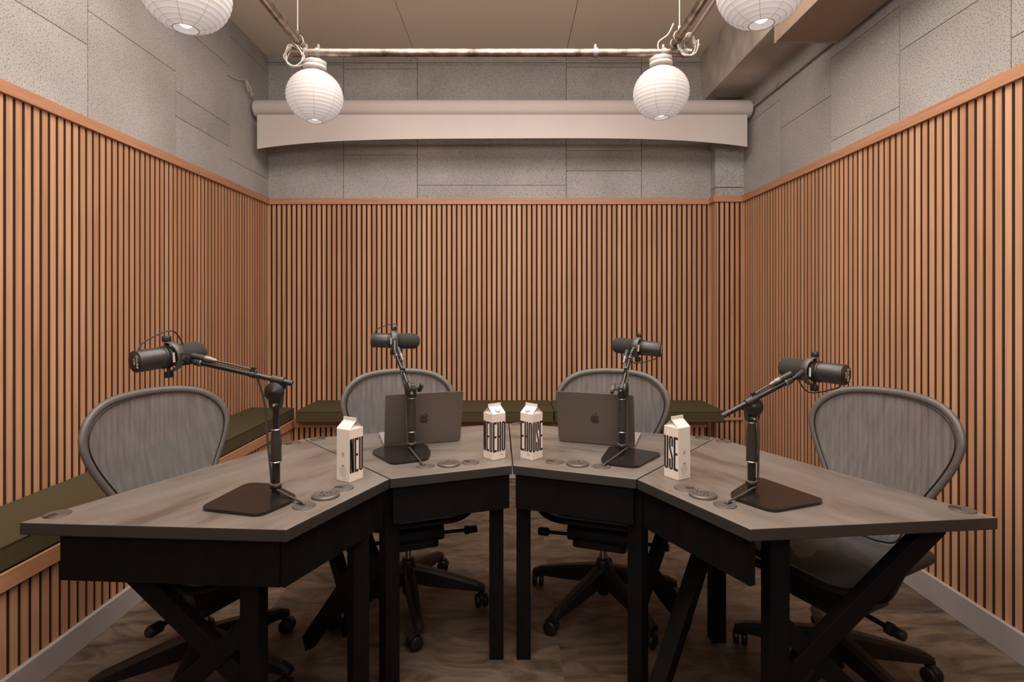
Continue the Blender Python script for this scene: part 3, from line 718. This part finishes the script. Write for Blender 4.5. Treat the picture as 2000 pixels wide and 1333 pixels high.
def make_carton():
    root = empty('milk_carton'); s = CS/2
    mb = MB(); mb.box((-s, -s, .0003), (s, s, CB)); mb.build('body', M_CARTON, root, .0012)
    mb = MB(); e_ = .0005
    A = [(-s, -s, CB), (s, -s, CB), (s, s, CB), (-s, s, CB)]; zr = CB+.024
    # sloping gables towards -y and +y meeting at the ridge, tucked triangular ends
    mb.add([A[0], A[1], (s*.96, -e_, zr), (-s*.96, -e_, zr)], [(0,1,2,3)])
    mb.add([A[2], A[3], (-s*.96, e_, zr), (s*.96, e_, zr)], [(0,1,2,3)])
    for sg in (-1, 1):
        x_ = sg*s; tip = (sg*s*.30, 0, CB+.0215)
        a1 = (x_, -s, CB); a2 = (x_, s, CB); r1 = (sg*s*.96, -e_, zr); r2 = (sg*s*.96, e_, zr)
        f1 = [(0,1,2)] if sg > 0 else [(0,2,1)]
        mb.add([a1, a2, tip], f1); mb.add([a1, tip, r1], [(0,1,2)] if sg > 0 else [(0,2,1)]); mb.add([a2, r2, tip], [(0,1,2)] if sg > 0 else [(0,2,1)])
    mb.build('gable', M_CARTON, root)
    mb = MB(); mb.box((-s*.97, -.0012, zr-.001), (s*.97, .0012, CG)); mb.build('sealed_ridge', M_CARTON, root, .0004)
    # open spout at one end
    mb = MB(); mb.lathe([(.010, 0), (.0112, .001), (.0112, .006), (.010, .0068), (.0001, .0068)], Matrix.Translation((0, s*.52, CB+.0112)) @ Matrix.Rotation(math.radians(-40), 4, 'X'), 24); mb.build('spout_cap', M_CARTON, root)
    faces = ['', 'NEU', 'EHO', 'USE']; names = ['logo_print', 'lettering', 'lettering', 'lettering']
    for k in range(4):
        M = Matrix.Rotation(math.pi/2*k, 4, 'Z') @ Matrix.Translation((0, -s-.0001, 0)) @ Matrix.Rotation(math.pi/2, 4, 'X')
        mb = MB()
        if faces[k]:
            wd = CS*.295; pit = CS/3
            for i, c in enumerate(faces[k]): stroke_letter(mb, c, -s + pit*i + (pit-wd)/2, wd, .029, .110, M)
            if faces[k] == 'EHO':
                for i in range(2): mb.box((.002, .020-i*.004, 0), (.002+(.016-.0*i), .0208-i*.004, .0002), M)
            mb.build(names[k], M_INK, root)
        else:
            pts = [(math.cos(a)*.0055, .088+math.sin(a)*.0075, .0002) for a in [2*math.pi*i/24 for i in range(24)]]
            mb.tube([M @ Vector(p) for p in pts], .00045, 4, True)
            mb.bar(M @ Vector((-.0025, .084, .0002)), M @ Vector((-.0025, .092, .0002)), .0007, .0007); mb.bar(M @ Vector((.0025, .084, .0002)), M @ Vector((.0025, .092, .0002)), .0007, .0007); mb.bar(M @ Vector((-.0025, .092, .0002)), M @ Vector((.0025, .084, .0002)), .0007, .0007)
            for i in range(2): mb.box((-.006, .0515-i*.0028, 0), (.006, .0535-i*.0028, .0002), M)
            rs = random.Random(4)
            for i in range(9):
                w2 = .016*(1-.35*abs(i-3)/6)
                x_ = -w2
                while x_ < w2:
                    l_ = .0015+rs.random()*.003; mb.box((x_, .0445-i*.0036, 0), (min(x_+l_, w2), .0452-i*.0036, .0002), M); x_ += l_+.0009
            mb.box((-.004, .0085, 0), (.019, .0091, .0002), M)
            mb.build(names[k], M_INKG, root)
    return root
ct0 = make_carton()
specs = [((657,938), (684,944), (709.6,934.5), 0, 'white gable-top carton on the far left desk, logo side and NEU showing'),
         ((943.6,893.7), (961.6,900), (988,894.9), 1, 'white carton reading NEUEHO, left of the centre desk joint'),
         ((1016.2,894.3), (1040.4,900), (1060,894.3), 2, 'white carton reading EHOUSE, right of the centre desk joint'),
         ((1296.3,930.3), (1324,939.2), (1348.9,933.5), 3, 'white gable-top carton on the far right desk, USE and logo side showing')]
for i, (l_, c_, r_, k, lb) in enumerate(specs):
    o = ct0 if i == 0 else dup(ct0)
    a, c, b_ = at(*l_, H_T), at(*c_, H_T), at(*r_, H_T)
    cen = (a+b_)/2; ang = math.atan2((c-a).y, (c-a).x); ang2 = math.atan2((b_-c).y, (b_-c).x)-math.pi/2; an = (ang+ang2)/2
    o.location = (cen.x, cen.y, Z_T); o.rotation_euler = (0, 0, an - math.pi/2*k)
    tag(o, lb, 'carton', 'milk cartons on the desks')

# ---------------------------------------------------------------- laptops
def apple_outline():
    body = [(0,.34),(.12,.40),(.27,.42),(.40,.34),(.44,.28),(.36,.20),(.30,.06),(.34,-.08),(.46,-.17),(.42,-.30),(.32,-.45),(.20,-.53),(.10,-.50),(0,-.46),(-.10,-.50),(-.20,-.53),(-.33,-.44),(-.43,-.25),(-.47,-.02),(-.44,.20),(-.34,.36),(-.22,.42),(-.10,.39)]
    leaf = [(-.01,.47),(.0,.58),(.08,.70),(.20,.76),(.20,.66),(.13,.53)]
    return body, leaf
def laptop(label, hl, hr, tilt):
    a, b_ = at(*hl, H_T), at(*hr, H_T); c = (a+b_)/2; t = (b_-a).normalized(); ang = math.atan2(t.y, t.x)
    root = empty('laptop', (c.x, c.y, Z_T+.0006), ang, label, 'laptop', 'grey laptops seen from behind')
    W_, Dp, th = .3126, .2212, .010
    mb = MB(); pts = round_poly([(-W_/2, 0), (W_/2, 0), (W_/2, Dp), (-W_/2, Dp)], .012, 6); mb.prism(pts, .0015, th); base = mb.build('base', M_ALUL, root, .0012)
    for sx in (-1, 1):
        for yy in (.02, .2): mb = MB(); mb.lathe([(.006, 0), (.007, .0016)], Matrix.Translation((sx*.13, yy, 0)), 12); mb.build('rubber_foot', M_INK, base)
    mb = MB()
    for r_ in range(6):
        for c2 in range(14):
            if r_ == 0 and 3 < c2 < 10:
                continue
            x_ = -.133 + c2*.019; y_ = .035 + (5-r_)*.0175
            mb.box((x_+.001, y_, th), (x_+.0175, y_+.0155, th+.0012))
    mb.box((-.133+4*.019+.001, .1225, th), (-.133+10*.019-.0015, .138, th+.0012)); mb.build('keyboard', M_INK, base)
    mb = MB(); mb.prism(round_poly([(-.065, .148), (.065, .148), (.065, .212), (-.065, .212)], .004, 3), th, th+.0004); mb.build('trackpad', M_ALUL, base)
    # lid leans towards the viewer
    M = Matrix.Translation((0, -.0015, .0035)) @ Matrix.Rotation(math.radians(tilt), 4, 'X') @ Matrix.Rotation(math.pi/2, 4, 'X')
    mb = MB(); pts = round_poly([(-W_/2, .001), (W_/2, .001), (W_/2, .221), (-W_/2, .221)], .010, 6); mb.prism(pts, 0, .0042, M); lid = mb.build('lid', M_ALU, root, .001)
    mb = MB(); mb.prism(round_poly([(-.148, .012), (.148, .012), (.148, .212), (-.148, .212)], .006, 4)[::-1], -.0006, -.0001, M); mb.build('display', M_INK, lid)
    mb = MB(); body, leaf = apple_outline(); k = .037; cy = .110
    for pl_ in (body, leaf):
        cp = crom([(x_, y_, 0) for x_, y_ in pl_], 4, True); P = [(p.x*k*1.02, p.y*k+cy) for p in cp][::-1]
        ar = sum(P[i][0]*P[(i+1)%len(P)][1]-P[(i+1)%len(P)][0]*P[i][1] for i in range(len(P)))
        mb.prism(P if ar > 0 else P[::-1], .0042, .0046, M)
    mb.build('logo', M_LOGO, lid)
    mb = MB(); mb.cyl((-.13, .0035, th-.002), (.13, .0035, th-.002), .003, n=12); mb.build('hinge', M_INK, root)
laptop('open grey laptop seen from behind, on the desk left of centre', (750, 874), (898.5, 861.6), 14)
laptop('open grey laptop seen from behind, on the desk right of centre', (1091.8, 862), (1241, 874.7), 14)

# ---------------------------------------------------------------- microphones on desk stands
def mic_set(side, plate_px, tube_px, top_hb, clutch_hb, lower_frac, boom_tail, boom_head, mic_back, mic_foam, pig, grom, clip_t, knob_side, where, wind=1):
    T = at(*tube_px, H_T)
    r0 = empty('microphone_stand', T, 0, 'black desktop microphone stand ' + where, 'microphone stand', 'desktop microphone stands')
    def P(mb, name, m, par=None, bev=0):
        o = mb.build(name, m, None, bev); o.parent = par or r0
        if par is None: o.matrix_parent_inverse = Matrix.Translation(r0.location).inverted()
        return o
    pts = round_poly([at(x_, y_, H_T) for x_, y_ in plate_px], [.03]*len(plate_px), 6)
    ar = sum(pts[i].x*pts[(i+1)%len(pts)].y-pts[(i+1)%len(pts)].x*pts[i].y for i in range(len(pts)))
    if ar < 0: pts = pts[::-1]
    mb = MB(); mb.prism(pts, Z_T+.002, Z_T+.009); P(mb, 'base_plate', M_BLACKG, None, .002)
    mb = MB()
    for q in pts[::7][:8]:
        c = Vector((q.x, q.y, 0))*.85 + Vector((T.x, T.y, 0))*.15; mb.cyl((c.x, c.y, Z_T+.0001), (c.x, c.y, Z_T+.003), .006, n=10)
    P(mb, 'rubber_foot', M_CHAIRD)
    zt_ = EYE - top_hb*S; z0 = Z_T+.009
    zg1 = z0 + (zt_-z0)*lower_frac[1]; zg0 = z0 + (zt_-z0)*lower_frac[0]
    mb = MB(); mb.cyl((T.x, T.y, z0), (T.x, T.y, zg0+.005), .0118, n=28); P(mb, 'lower_tube', M_BLACKG)
    mb = MB(); Mt = Matrix.Translation((T.x, T.y, 0))
    mb.lathe([(.0125, zg0-.002), (.0158, zg0), (.0162, zg0+.008), (.0156, zg0+.02), (.0156, zg0+(zg1-zg0)*.6), (.013, zg1-.008), (.0128, zg1)], Mt, 28); P(mb, 'grip_sleeve', M_BLACKM)
    mb = MB(); mb.lathe([(.0152, zg0-.004), (.0164, zg0-.003), (.0164, zg0+.0005), (.0152, zg0+.0005)], Mt, 28); P(mb, 'chrome_ring', M_CHROME)
    mb = MB(); mb.lathe([(.0125, zg1-.001), (.0142, zg1), (.0142, zg1+.002), (.0125, zg1+.003)], Mt, 28); P(mb, 'chrome_ring', M_CHROME)
    if zt_ - zg1 > .008:
        mb = MB(); mb.cyl((T.x, T.y, zg1), (T.x, T.y, zt_), .0095, n=24); P(mb, 'upper_tube', M_BLACKG)
    # cable collar low on the tube
    zc = z0+.02; cdir = Vector((PX, 0, 0)); 
    mb = MB(); mb.lathe([(.0122, zc-.006), (.0165, zc-.006), (.0165, zc+.006), (.0122, zc+.006)], Mt, 24); P(mb, 'cable_collar', M_BLACKPL)
    mb = MB(); mb.lathe([(.0168, zc+.006), (.0172, zc+.0066), (.0168, zc+.0075)], Mt, 24); P(mb, 'collar_band', M_GREYMET)
    # clutch
    C = Vector((T.x, T.y, EYE-clutch_hb*S)); A = V(*boom_tail); B = V(*boom_head); bd = (B-A).normalized()
    sidev = bd.cross(Vector((0,0,1))).normalized()
    if sidev.dot(Vector((0,-1,0))) < 0 and abs(sidev.y) > .3: sidev = -sidev
    elif abs(sidev.y) <= .3 and sidev.x*(-1 if side < 0 else 1) < 0: sidev = -sidev
    mb = MB(); mb.lathe([(.0125, zt_-.002), (.0165, zt_+.002), (.0165, zt_+.012), (.0145, zt_+.016)], Mt, 24)
    up = Vector((0,0,1)); Mc = frame(sidev, up)
    hh = C.z - zt_
    mb.prism(round_poly([(-.016, -hh+.002), (.016, -hh+.002), (.021, 0), (.012, .02), (-.012, .02), (-.021, 0)], .006, 4), -.012, .012, Matrix.Translation(C) @ Mc); P(mb, 'clutch_block', M_BLACKPL)
    mb = MB(); mb.lathe([(.012, .008), (.027, .008), (.028, .011), (.028, .018), (.025, .021), (.010, .0215), (.008, .024), (.0001, .025)], Matrix.Translation(C) @ Mc, 36); P(mb, 'clutch_disc', M_BLACKPL)
    mb = MB(); mb.lathe([(.004, -.030), (.005, -.008)], Matrix.Translation(C) @ Mc, 12)
    mb.prism(round_poly([(-.022, -.006), (0, -.009), (.022, -.006), (.025, .012), (.010, .006), (-.010, .006), (-.025, .012)], .004, 3), -.041, -.030, Matrix.Translation(C) @ Mc @ Matrix.Rotation(.7, 4, 'Z')); P(mb, 'wing_knob', M_BLACKPL)
    mb = MB(); mb.lathe([(.0045, -.0002), (.004, .002), (.0001, .003)], Matrix.Translation((T.x, T.y, zt_+.009)) @ Matrix.Translation(sidev*.0165) @ Mc, 12); P(mb, 'screw', M_GREYMET)
    # boom passes just above the clutch centre
    mb = MB(); mb.cyl(A, B, .0078, n=24); bm = P(mb, 'boom', M_BLACKG)
    mb = MB(); mb.cyl(A-bd*.0005, A+bd*.001, .0062, n=20); mb.cyl(A-bd*.0012, A+bd*.012, .0085, n=20); P(mb, 'boom_end_cap', M_BLACKPL)
    cc = A + bd*max(.03, (C-A).dot(bd)); mb = MB(); mb.cyl(cc-bd*.018, cc+bd*.018, .0125, n=20); P(mb, 'boom_clamp', M_BLACKPL)
    mb = MB(); q = B-bd*.028; mb.cyl(q-bd*.008, q+bd*.010, .0118, .0105, n=24); P(mb, 'boom_lock_collar', M_BLACKM)
    mb = MB(); mb.cyl(q-bd*.011, q-bd*.007, .0115, n=24); P(mb, 'lock_ring', M_GREYMET)
    K = A.lerp(B, clip_t); mb = MB(); mb.cyl(K-bd*.007, K+bd*.007, .0105, n=16); kk = K + up*.012; mb.box((-.006,-.010,-.006),(.006,.010,.006), Matrix.Translation(kk) @ frame(bd, up)); P(mb, 'cable_clip', M_BLACKPL)
    # ---- the microphone
    E0 = V(*mic_back); E1 = V(*mic_foam); ax = (E1-E0).normalized(); Lm = .205; mid = (E0+E1)/2; E0 = mid-ax*Lm/2; E1 = mid+ax*Lm/2
    m0 = empty('microphone', mid, 0, 'black broadcast microphone with foam windscreen ' + where.replace('standing', 'held on the stand'), 'microphone', 'broadcast microphones on desk stands')
    def Q(mb, name, m, par=None, bev=0):
        o = mb.build(name, m, None, bev); o.parent = par or m0
        if par is None: o.matrix_parent_inverse = Matrix.Translation(m0.location).inverted()
        return o
    vert = (up - ax*up.dot(ax)).normalized(); Mm = Matrix.Translation(E0) @ frame(ax, vert)
    mb = MB(); mb.lathe([(.0270, .0015), (.0270, 0), (.0295, .0), (.0308, .002), (.0308, .098), (.0300, .1), (.0285, .104), (.0285, .115)], Mm, 40); bo = Q(mb, 'body', M_BLACKM)
    mb = MB(); mb.lathe([(.0270, .0012), (.0270, -.0003), (.0001, -.0003)], Mm, 40, False, False); mb.mat
    ep = Q(mb, 'end_plate', M_BLACKPL)
    mb = MB(); Mf = Mm @ Matrix.Rotation(math.pi, 4, 'Y') @ Matrix.Translation((0, 0, .0005))
    text_mesh(mb, 'SHURE', .0125, Mf @ Matrix.Translation((.011, 0, 0)) @ Matrix.Rotation(-math.pi/2, 4, 'Z'), .0002)
    text_mesh(mb, 'SM7B', .008, Mf @ Matrix.Translation((-.002, 0, 0)) @ Matrix.Rotation(-math.pi/2, 4, 'Z'), .0002)
    tx = Q(mb, 'lettering', M_WHITEI)
    mb = MB(); pr = [(.029, .112), (.0325, .116), (.0335, .13), (.0335, .175)] + [(.0335*math.cos(a_)**.8 if a_ < 1.5 else .0001, .175+.030*math.sin(a_)) for a_ in [i*math.pi/2/8 for i in range(1, 9)]]
    mb.lathe(pr, Mm, 40); Q(mb, 'foam_windscreen', M_FOAM)
    mb = MB(); mb.lathe([(.0309, .072), (.0330, .073), (.0330, .080), (.0309, .081)], Mm, 40); mb.lathe([(.0309, .086), (.0325, .087), (.0325, .092), (.0309, .093)], Mm, 40); Q(mb, 'clamp_band', M_BLACKPL)
    # yoke: C shape from top knob round the boom side to the bottom knob
    yc = E0 + ax*.092; bs = (B - yc); bs = bs - ax*bs.dot(ax); bs = bs - vert*bs.dot(vert)
    sd = ax.cross(vert).normalized()
    if bs.dot(sd) < 0: sd = -sd
    yo = []; R_ = .043
    for i in range(15):
        a_ = math.pi/2 - math.pi*i/14
        k_ = max(0, math.cos(a_))
        yo.append(yc + vert*math.sin(a_)*R_ + sd*k_*R_ + ax*(.012*k_))
    mb = MB(); mb.tube(yo, .01, 10, False, .0135, .003, [ (p-yc).normalized() for p in yo]); Q(mb, 'yoke', M_YOKE)
    ym = yo[7]; mb = MB(); mb.cyl(ym, ym+(B-ym)*.0+sd*.004, .011, n=20); mb.cyl(ym+sd*.002, B, .0082, .0072, n=20); Q(mb, 'thread_mount', M_BLACKM)
    for sg in (1, -1):
        mb = MB(); kp = yc + vert*sg*(R_-.012); mb.lathe([(.005, 0), (.005, .013), (.0115, .014), (.012, .016), (.012, .028), (.011, .0295), (.0001, .0295)], Matrix.Translation(kp) @ frame(vert*sg, ax), 24); Q(mb, 'yoke_knob', M_BLACKPL)
    mb = MB(); Ml = Matrix.Translation(yc - ax*.004 + sd*.0335) @ frame(sd, vert); mb.box((-.003, -.014, -.0005), (.003, .014, .0008), Ml); Q(mb, 'name_strip', M_WHITEI)
    # pigtail and connectors lying along the boom
    cn0 = B - bd*.012 + pig[3]; cn1 = cn0 - bd*.036; cn2 = cn1 - bd*.03
    arc = [E0 + ax*.012 + vert*pig[0]*.030, E0 + ax*.03 + vert*pig[0]*pig[1], mid + vert*pig[0]*pig[2] + sd*.012, cn0 + vert*pig[0]*.012 + bd*.02, cn0]
    mb = MB(); mb.tube(crom(arc, 8), .0021, 8); Q(mb, 'lead', M_CABLE)
    mb = MB(); mb.cyl(cn0+bd*.004, cn1, .0088, .0092, n=20); Q(mb, 'connector', M_BLACKM)
    # ---- cable from connector to grommet
    cb = empty('microphone_cable', T, 0, 'dark cable from the microphone %s down to the desk grommet' % where.replace('standing ', ''), 'cable', 'microphone cables')
    mb = MB(); mb.lathe([(.0092, 0), (.0092, .016), (.0075, .018), (.0062, .03), (.004, .036)], Matrix.Translation(cn1) @ frame(-bd, up), 20)
    o = mb.build('plug', M_PLUG); o.parent = cb; o.matrix_parent_inverse = Matrix.Translation(cb.location).inverted()
    G = at(*grom, H_T); away = (A-B); away.z = 0; away.normalize(); so = wind
    tcol = Vector((T.x, T.y, zc)) + so*Vector((.0168, -.006, 0))
    path = [cn1 - bd*.034, K + up*.014, K + up*.006 - bd*.02 + so*Vector((.012, 0, 0)), Vector((T.x, T.y, C.z-.05)) + (K-C)*.45 + so*Vector((.01, -.01, 0)), Vector((T.x, T.y, (C.z+zc)/2)) + (K-C)*Vector((.28,.28,0)) * 1.0 + so*Vector((.016, -.01, 0)) if False else Vector((T.x+(K-C).x*.25, T.y+(K-C).y*.25, (C.z+zc)/2)) + so*Vector((.014, -.012, 0)), tcol + Vector((0,0,.02)), tcol + Vector((0,0,-.006))]
    dG = (G - tcol); dG.z = 0
    path += [Vector((tcol.x, tcol.y, Z_T+.02)) + dG*.2, Vector((tcol.x, tcol.y, Z_T+.0128)) + dG*.55, G + Vector((0,0,.008)) - dG.normalized()*.008, G + Vector((0,0,.0008))]
    mb = MB(); mb.tube(crom(path, 10), .0033, 10); o = mb.build('cord', M_GCABLE if wind else M_CABLE); o.parent = cb; o.matrix_parent_inverse = Matrix.Translation(cb.location).inverted()
# side, plate, tube foot, tube top hb, clutch hb, sleeve fractions, boom tail, head, mic back, foam end, pigtail(sign, height, mid, connector offset), grommet, clip t
UPV = Vector((0,0,1))
mic_set(-1, [(388,998), (484,948), (532,950), (580,974), (570,984), (507,1012)], (539,968), 73, 61, (.37, .74),
        (-155, 386, 55.5), (-227, 384, 38.8), (-246, 355, 37), (-225, 400, 33.6), (1, .052, .075, UPV*.016), (594,989), .38, 1, 'standing on the far left desk', -1)
mic_set(-1, [(724,886), (748,876), (833,872), (842,889), (836,901), (765,910)], (804,883), 85, 77, (.35, .98),
        (-89, 494, 82), (-114, 537, 45), (-142, 554, 35.5), (-92, 558, 36.8), (1, .052, .070, UPV*.016+Vector((.012,0,0))), (826,911), .5, 1, 'standing by the left laptop', -1)
mic_set(1, [(1173,902), (1190,877), (1210,876), (1294,890), (1243,917), (1178,909)], (1215,886), 85, 77, (.37, .98),
        (100, 491, 79), (119, 533, 47), (151, 536, 44), (103, 556, 40), (-1, .045, .066, UPV*.014-Vector((.016,0,0))), (1180,912), .5, 1, 'standing by the right laptop', 1)
mic_set(1, [(1425,969), (1470,940), (1486,938), (1608,981), (1603,987), (1509,1004), (1432,978)], (1468,962), 84, 73, (.42, .98),
        (152, 388, 79), (207, 393, 52), (237, 381, 49), (210, 424, 48), (-1, .045, .066, UPV*.014-Vector((.008,0,0))), (1420,987), .42, 1, 'standing on the far right desk', 1)

# ---------------------------------------------------------------- mesh office chairs
ZTOP = .984
def back_y(x_, z):
    t = (z-.46)/.524
    return .145 + .165*t + .02*math.sin(t*math.pi) - .75*x_*x_*(.6+.4*t)
half = [(0,0),(.08,-.003),(.15,-.014),(.20,-.035),(.240,-.072),(.259,-.118),(.256,-.165),(.236,-.22),(.208,-.275),(.178,-.33),(.153,-.39),(.138,-.45),(.118,-.50),(.06,-.518),(0,-.52)]
def make_chair():
    root = empty('mesh_office_chair')
    pts2 = [(x_, ZTOP+z) for x_, z in half] + [(-x_, ZTOP+z) for x_, z in half[-2:0:-1]]
    sm = crom([(x_, z, 0) for x_, z in pts2], 5, True)
    out = [Vector((p.x, back_y(p.x, p.y), p.y)) for p in sm]
    nrm = [Vector((1.5*p.x, 1, -.2)).normalized() for p in out]
    mb = MB(); mb.tube(out, .015, 14, True, .0138, .0105, nrm); mb.build('back_frame', M_CHAIRF, root)
    cx, cz_ = 0, ZTOP-.24
    inn = [Vector((cx+(p.x-cx)*.945, 0, cz_+(p.z-cz_)*.945)) for p in out]; inn = [Vector((p.x, back_y(p.x, p.z)-.011, p.z)) for p in inn]
    mb = MB(); mb.tube(inn, .0022, 6, True); mb.build('seam_cord', M_CHAIRD, root)
    mb = MB(); vs_ = []; fs = []; NR = 14; N = len(sm)
    for r_ in range(1, NR+1):
        s_ = r_/NR*.99
        for p in sm:
            x_ = cx+(p.x-cx)*s_; z = cz_+(p.y-cz_)*s_; vs_.append(Vector((x_, back_y(x_, z)-.004, z)))
    vs_.append(Vector((cx, back_y(cx, cz_)-.004, cz_)))
    for r_ in range(NR-1):
        for i in range(N): fs.append((r_*N+i, r_*N+(i+1)%N, (r_+1)*N+(i+1)%N, (r_+1)*N+i))
    for i in range(N): fs.append((len(vs_)-1, (i+1)%N, i))
    mb.add(vs_, fs, True); mb.build('backrest', M_PELL, root)
    # lumbar pad and rear support yoke
    mb = MB(); mb.tube(crom([(-.15, back_y(.15,.60)+.03, .60), (-.07, back_y(.07,.59)+.035, .59), (.07, back_y(.07,.59)+.035, .59), (.15, back_y(.15,.60)+.03, .60)], 5), .02, 12, False, .045, .008, [Vector((0,1,0))]*16); mb.build('lumbar_pad', M_CHAIRF, root)
    mb = MB()
    for sg in (-1, 1): mb.tube(crom([(sg*.04, .10, .37), (sg*.10, .17, .38), (sg*.130, .175, .46), (sg*.14, .195, .56)], 6), .016, 12)
    mb.build('back_support', M_CHAIRD, root)
    # seat
    sp = round_poly([(-.245, -.24), (.245, -.24), (.225, .19), (-.225, .19)], .11, 8)
    def sz(x_, y_): return .475 + .3*x_*x_ - .6*max(0, -y_-.12)**1.3 + .01*y_
    ring = [Vector((p.x, p.y, sz(p.x, p.y))) for p in sp]
    mb = MB(); mb.tube(ring, .016, 12, True, .019, .013, [Vector((0,0,1))]*len(ring)); mb.build('seat_frame', M_CHAIRD, root)
    mb = MB(); vs_ = []; fs = []; N = len(sp)
    for r_ in range(1, 9):
        s_ = r_/8
        for p in sp: vs_.append(Vector((p.x*s_, p.y*s_, sz(p.x*s_, p.y*s_)-.012*(1-s_**2)+.003)))
    vs_.append(Vector((0, 0, sz(0,0)-.009)))
    for r_ in range(7):
        for i in range(N): fs.append((r_*N+i, r_*N+(i+1)%N, (r_+1)*N+(i+1)%N, (r_+1)*N+i))
    for i in range(N): fs.append((len(vs_)-1, (i+1)%N, i))
    mb.add(vs_, fs, True); mb.build('seat', M_SEATM, root)
    mb = MB(); mb.prism(round_poly([(-.115, -.12), (.115, -.12), (.105, .14), (-.105, .14)], .03, 5), .285, .38); mb.cyl((-.13, -.10, .345), (.13, -.10, .345), .037, n=24); mb.cyl((-.12, .08, .36), (.12, .08, .36), .03, n=24)
    for sg in (-1, 1): mb.tube(crom([(sg*.10, -.02, .35), (sg*.17, -.02, .375), (sg*.215, -.02, .47)], 5), .018, 12)
    mb.build('tilt_mechanism', M_CHAIRD, root, .003)
    mb = MB(); mb.cyl((.12, -.08, .325), (.235, -.10, .33), .0075, n=12); mb.lathe([(.010, 0), (.018, .004), (.019, .02), (.014, .024), (.016, .03), (.015, .055), (.010, .058)], Matrix.Translation((.225, -.10, .33)) @ frame((1, -.15, .04), (0,0,1)), 20); mb.build('tension_lever', M_CHAIRD, root)
    mb = MB(); mb.cyl((-.12, -.08, .32), (-.22, -.10, .325), .0075, n=12); mb.lathe([(.008, 0), (.017, .006), (.018, .04), (.013, .05), (.010, .051)], Matrix.Translation((-.215, -.10, .325)) @ frame((-1, -.15, .05), (0,0,1)), 20); mb.build('height_lever', M_CHAIRD, root)
    mb = MB(); mb.lathe([(.014, .16), (.014, .29)], None, 20); mb.build('gas_cylinder', M_CHROME, root)
    mb = MB(); mb.lathe([(.018, .045), (.024, .05), (.026, .09), (.032, .10), (.034, .15), (.032, .185), (.026, .20), (.015, .202)], None, 28)
    for k in range(5):
        a_ = 2*math.pi*k/5; c, s_ = math.cos(a_), math.sin(a_)
        R = Matrix.Rotation(a_, 4, 'Z'); n_ = 10; vs_ = []; fs = []
        for i in range(n_+1):
            t = i/n_; x_ = .02+.315*t; w_ = .026-.009*t; zt2 = .175-.085*t**1.15 + (.0 if t < .93 else -.008); zb2 = .105-.045*t**.7 + .0
            for (yy, zz) in ((-w_, zb2), (-w_*1.0, zt2-.012), (-w_*.6, zt2), (w_*.6, zt2), (w_*1.0, zt2-.012), (w_, zb2)): vs_.append(R @ Vector((x_, yy, zz)))
        for i in range(n_):
            for j in range(6): a0_, a1_ = i*6+j, i*6+(j+1)%6; fs.append((a0_, a0_+6, a1_+6, a1_)[::-1])
        mb.add(vs_, fs, False); mb.add(vs_[-6:], [(0,1,2,3,4,5)]); mb.add(vs_[:6], [(5,4,3,2,1,0)])
    base = mb.build('five_star_base', M_CHAIRD, root, .002)
    for k in range(5):
        a_ = 2*math.pi*k/5; px_, py_ = .315*math.cos(a_), .315*math.sin(a_); mb = MB()
        M = Matrix.Translation((px_, py_, 0)) @ Matrix.Rotation(a_+1.9, 4, 'Z') @ Matrix.Translation((-.018, 0, .0275))
        for sg in (-1, 1): mb.lathe([(.010, 0), (.025, .001), (.0272, .006), (.0272, .015), (.024, .020), (.008, .021)], M @ frame((0, sg, 0), (0,0,1)) @ Matrix.Translation((0,0,.005)), 24)
        mb.cyl(M @ Vector((.018, 0, .02)), M @ Vector((.018, 0, .05)), .007, n=12); mb.tube([M @ Vector(q) for q in ((.018,0,.022), (.005,0,.032), (-.012,0,.030), (-.024,0,.016))], .006, 8, False, .012, .003, [Vector((0,0,1))]*4)
        mb.build('caster', M_CHAIRD, base)
    return root
ch0 = make_chair()
chs = [(-250, 444, math.radians(-36), math.radians(60), 'mesh office chair at the far left desk, in front of the long olive cushion'),
       (-106, 565, math.radians(-16), 0, 'mesh office chair behind the left laptop, with its back to the bench'),
       (98, 565, math.radians(16), math.radians(8), 'mesh office chair behind the right laptop, with its back to the bench'),
       (272, 444, math.radians(36), math.radians(2), 'mesh office chair at the far right desk, close to the right slat wall')]
FACE = [math.atan2(1, 1)]*4
chs[0] = (-254, 453, math.radians(65), math.radians(60), chs[0][4])
chs[1] = (-106, 565, math.radians(20), 0, chs[1][4]); chs[2] = (97, 565, math.radians(-19), math.radians(8), chs[2][4]); chs[3] = (271, 451, math.radians(-65), 0, chs[3][4])
for i, (x_, d_, rz, bz_, lb) in enumerate(chs):
    o = ch0 if i == 0 else dup(ch0)
    o.location = (x_*S, d_*S, 0); o.rotation_euler = (0, 0, rz)
    for c in o.children:
        if c.name.startswith('five_star_base'): c.rotation_euler = (0, 0, bz_-rz)
    tag(o, lb, 'chair', 'mesh office chairs around the desks')
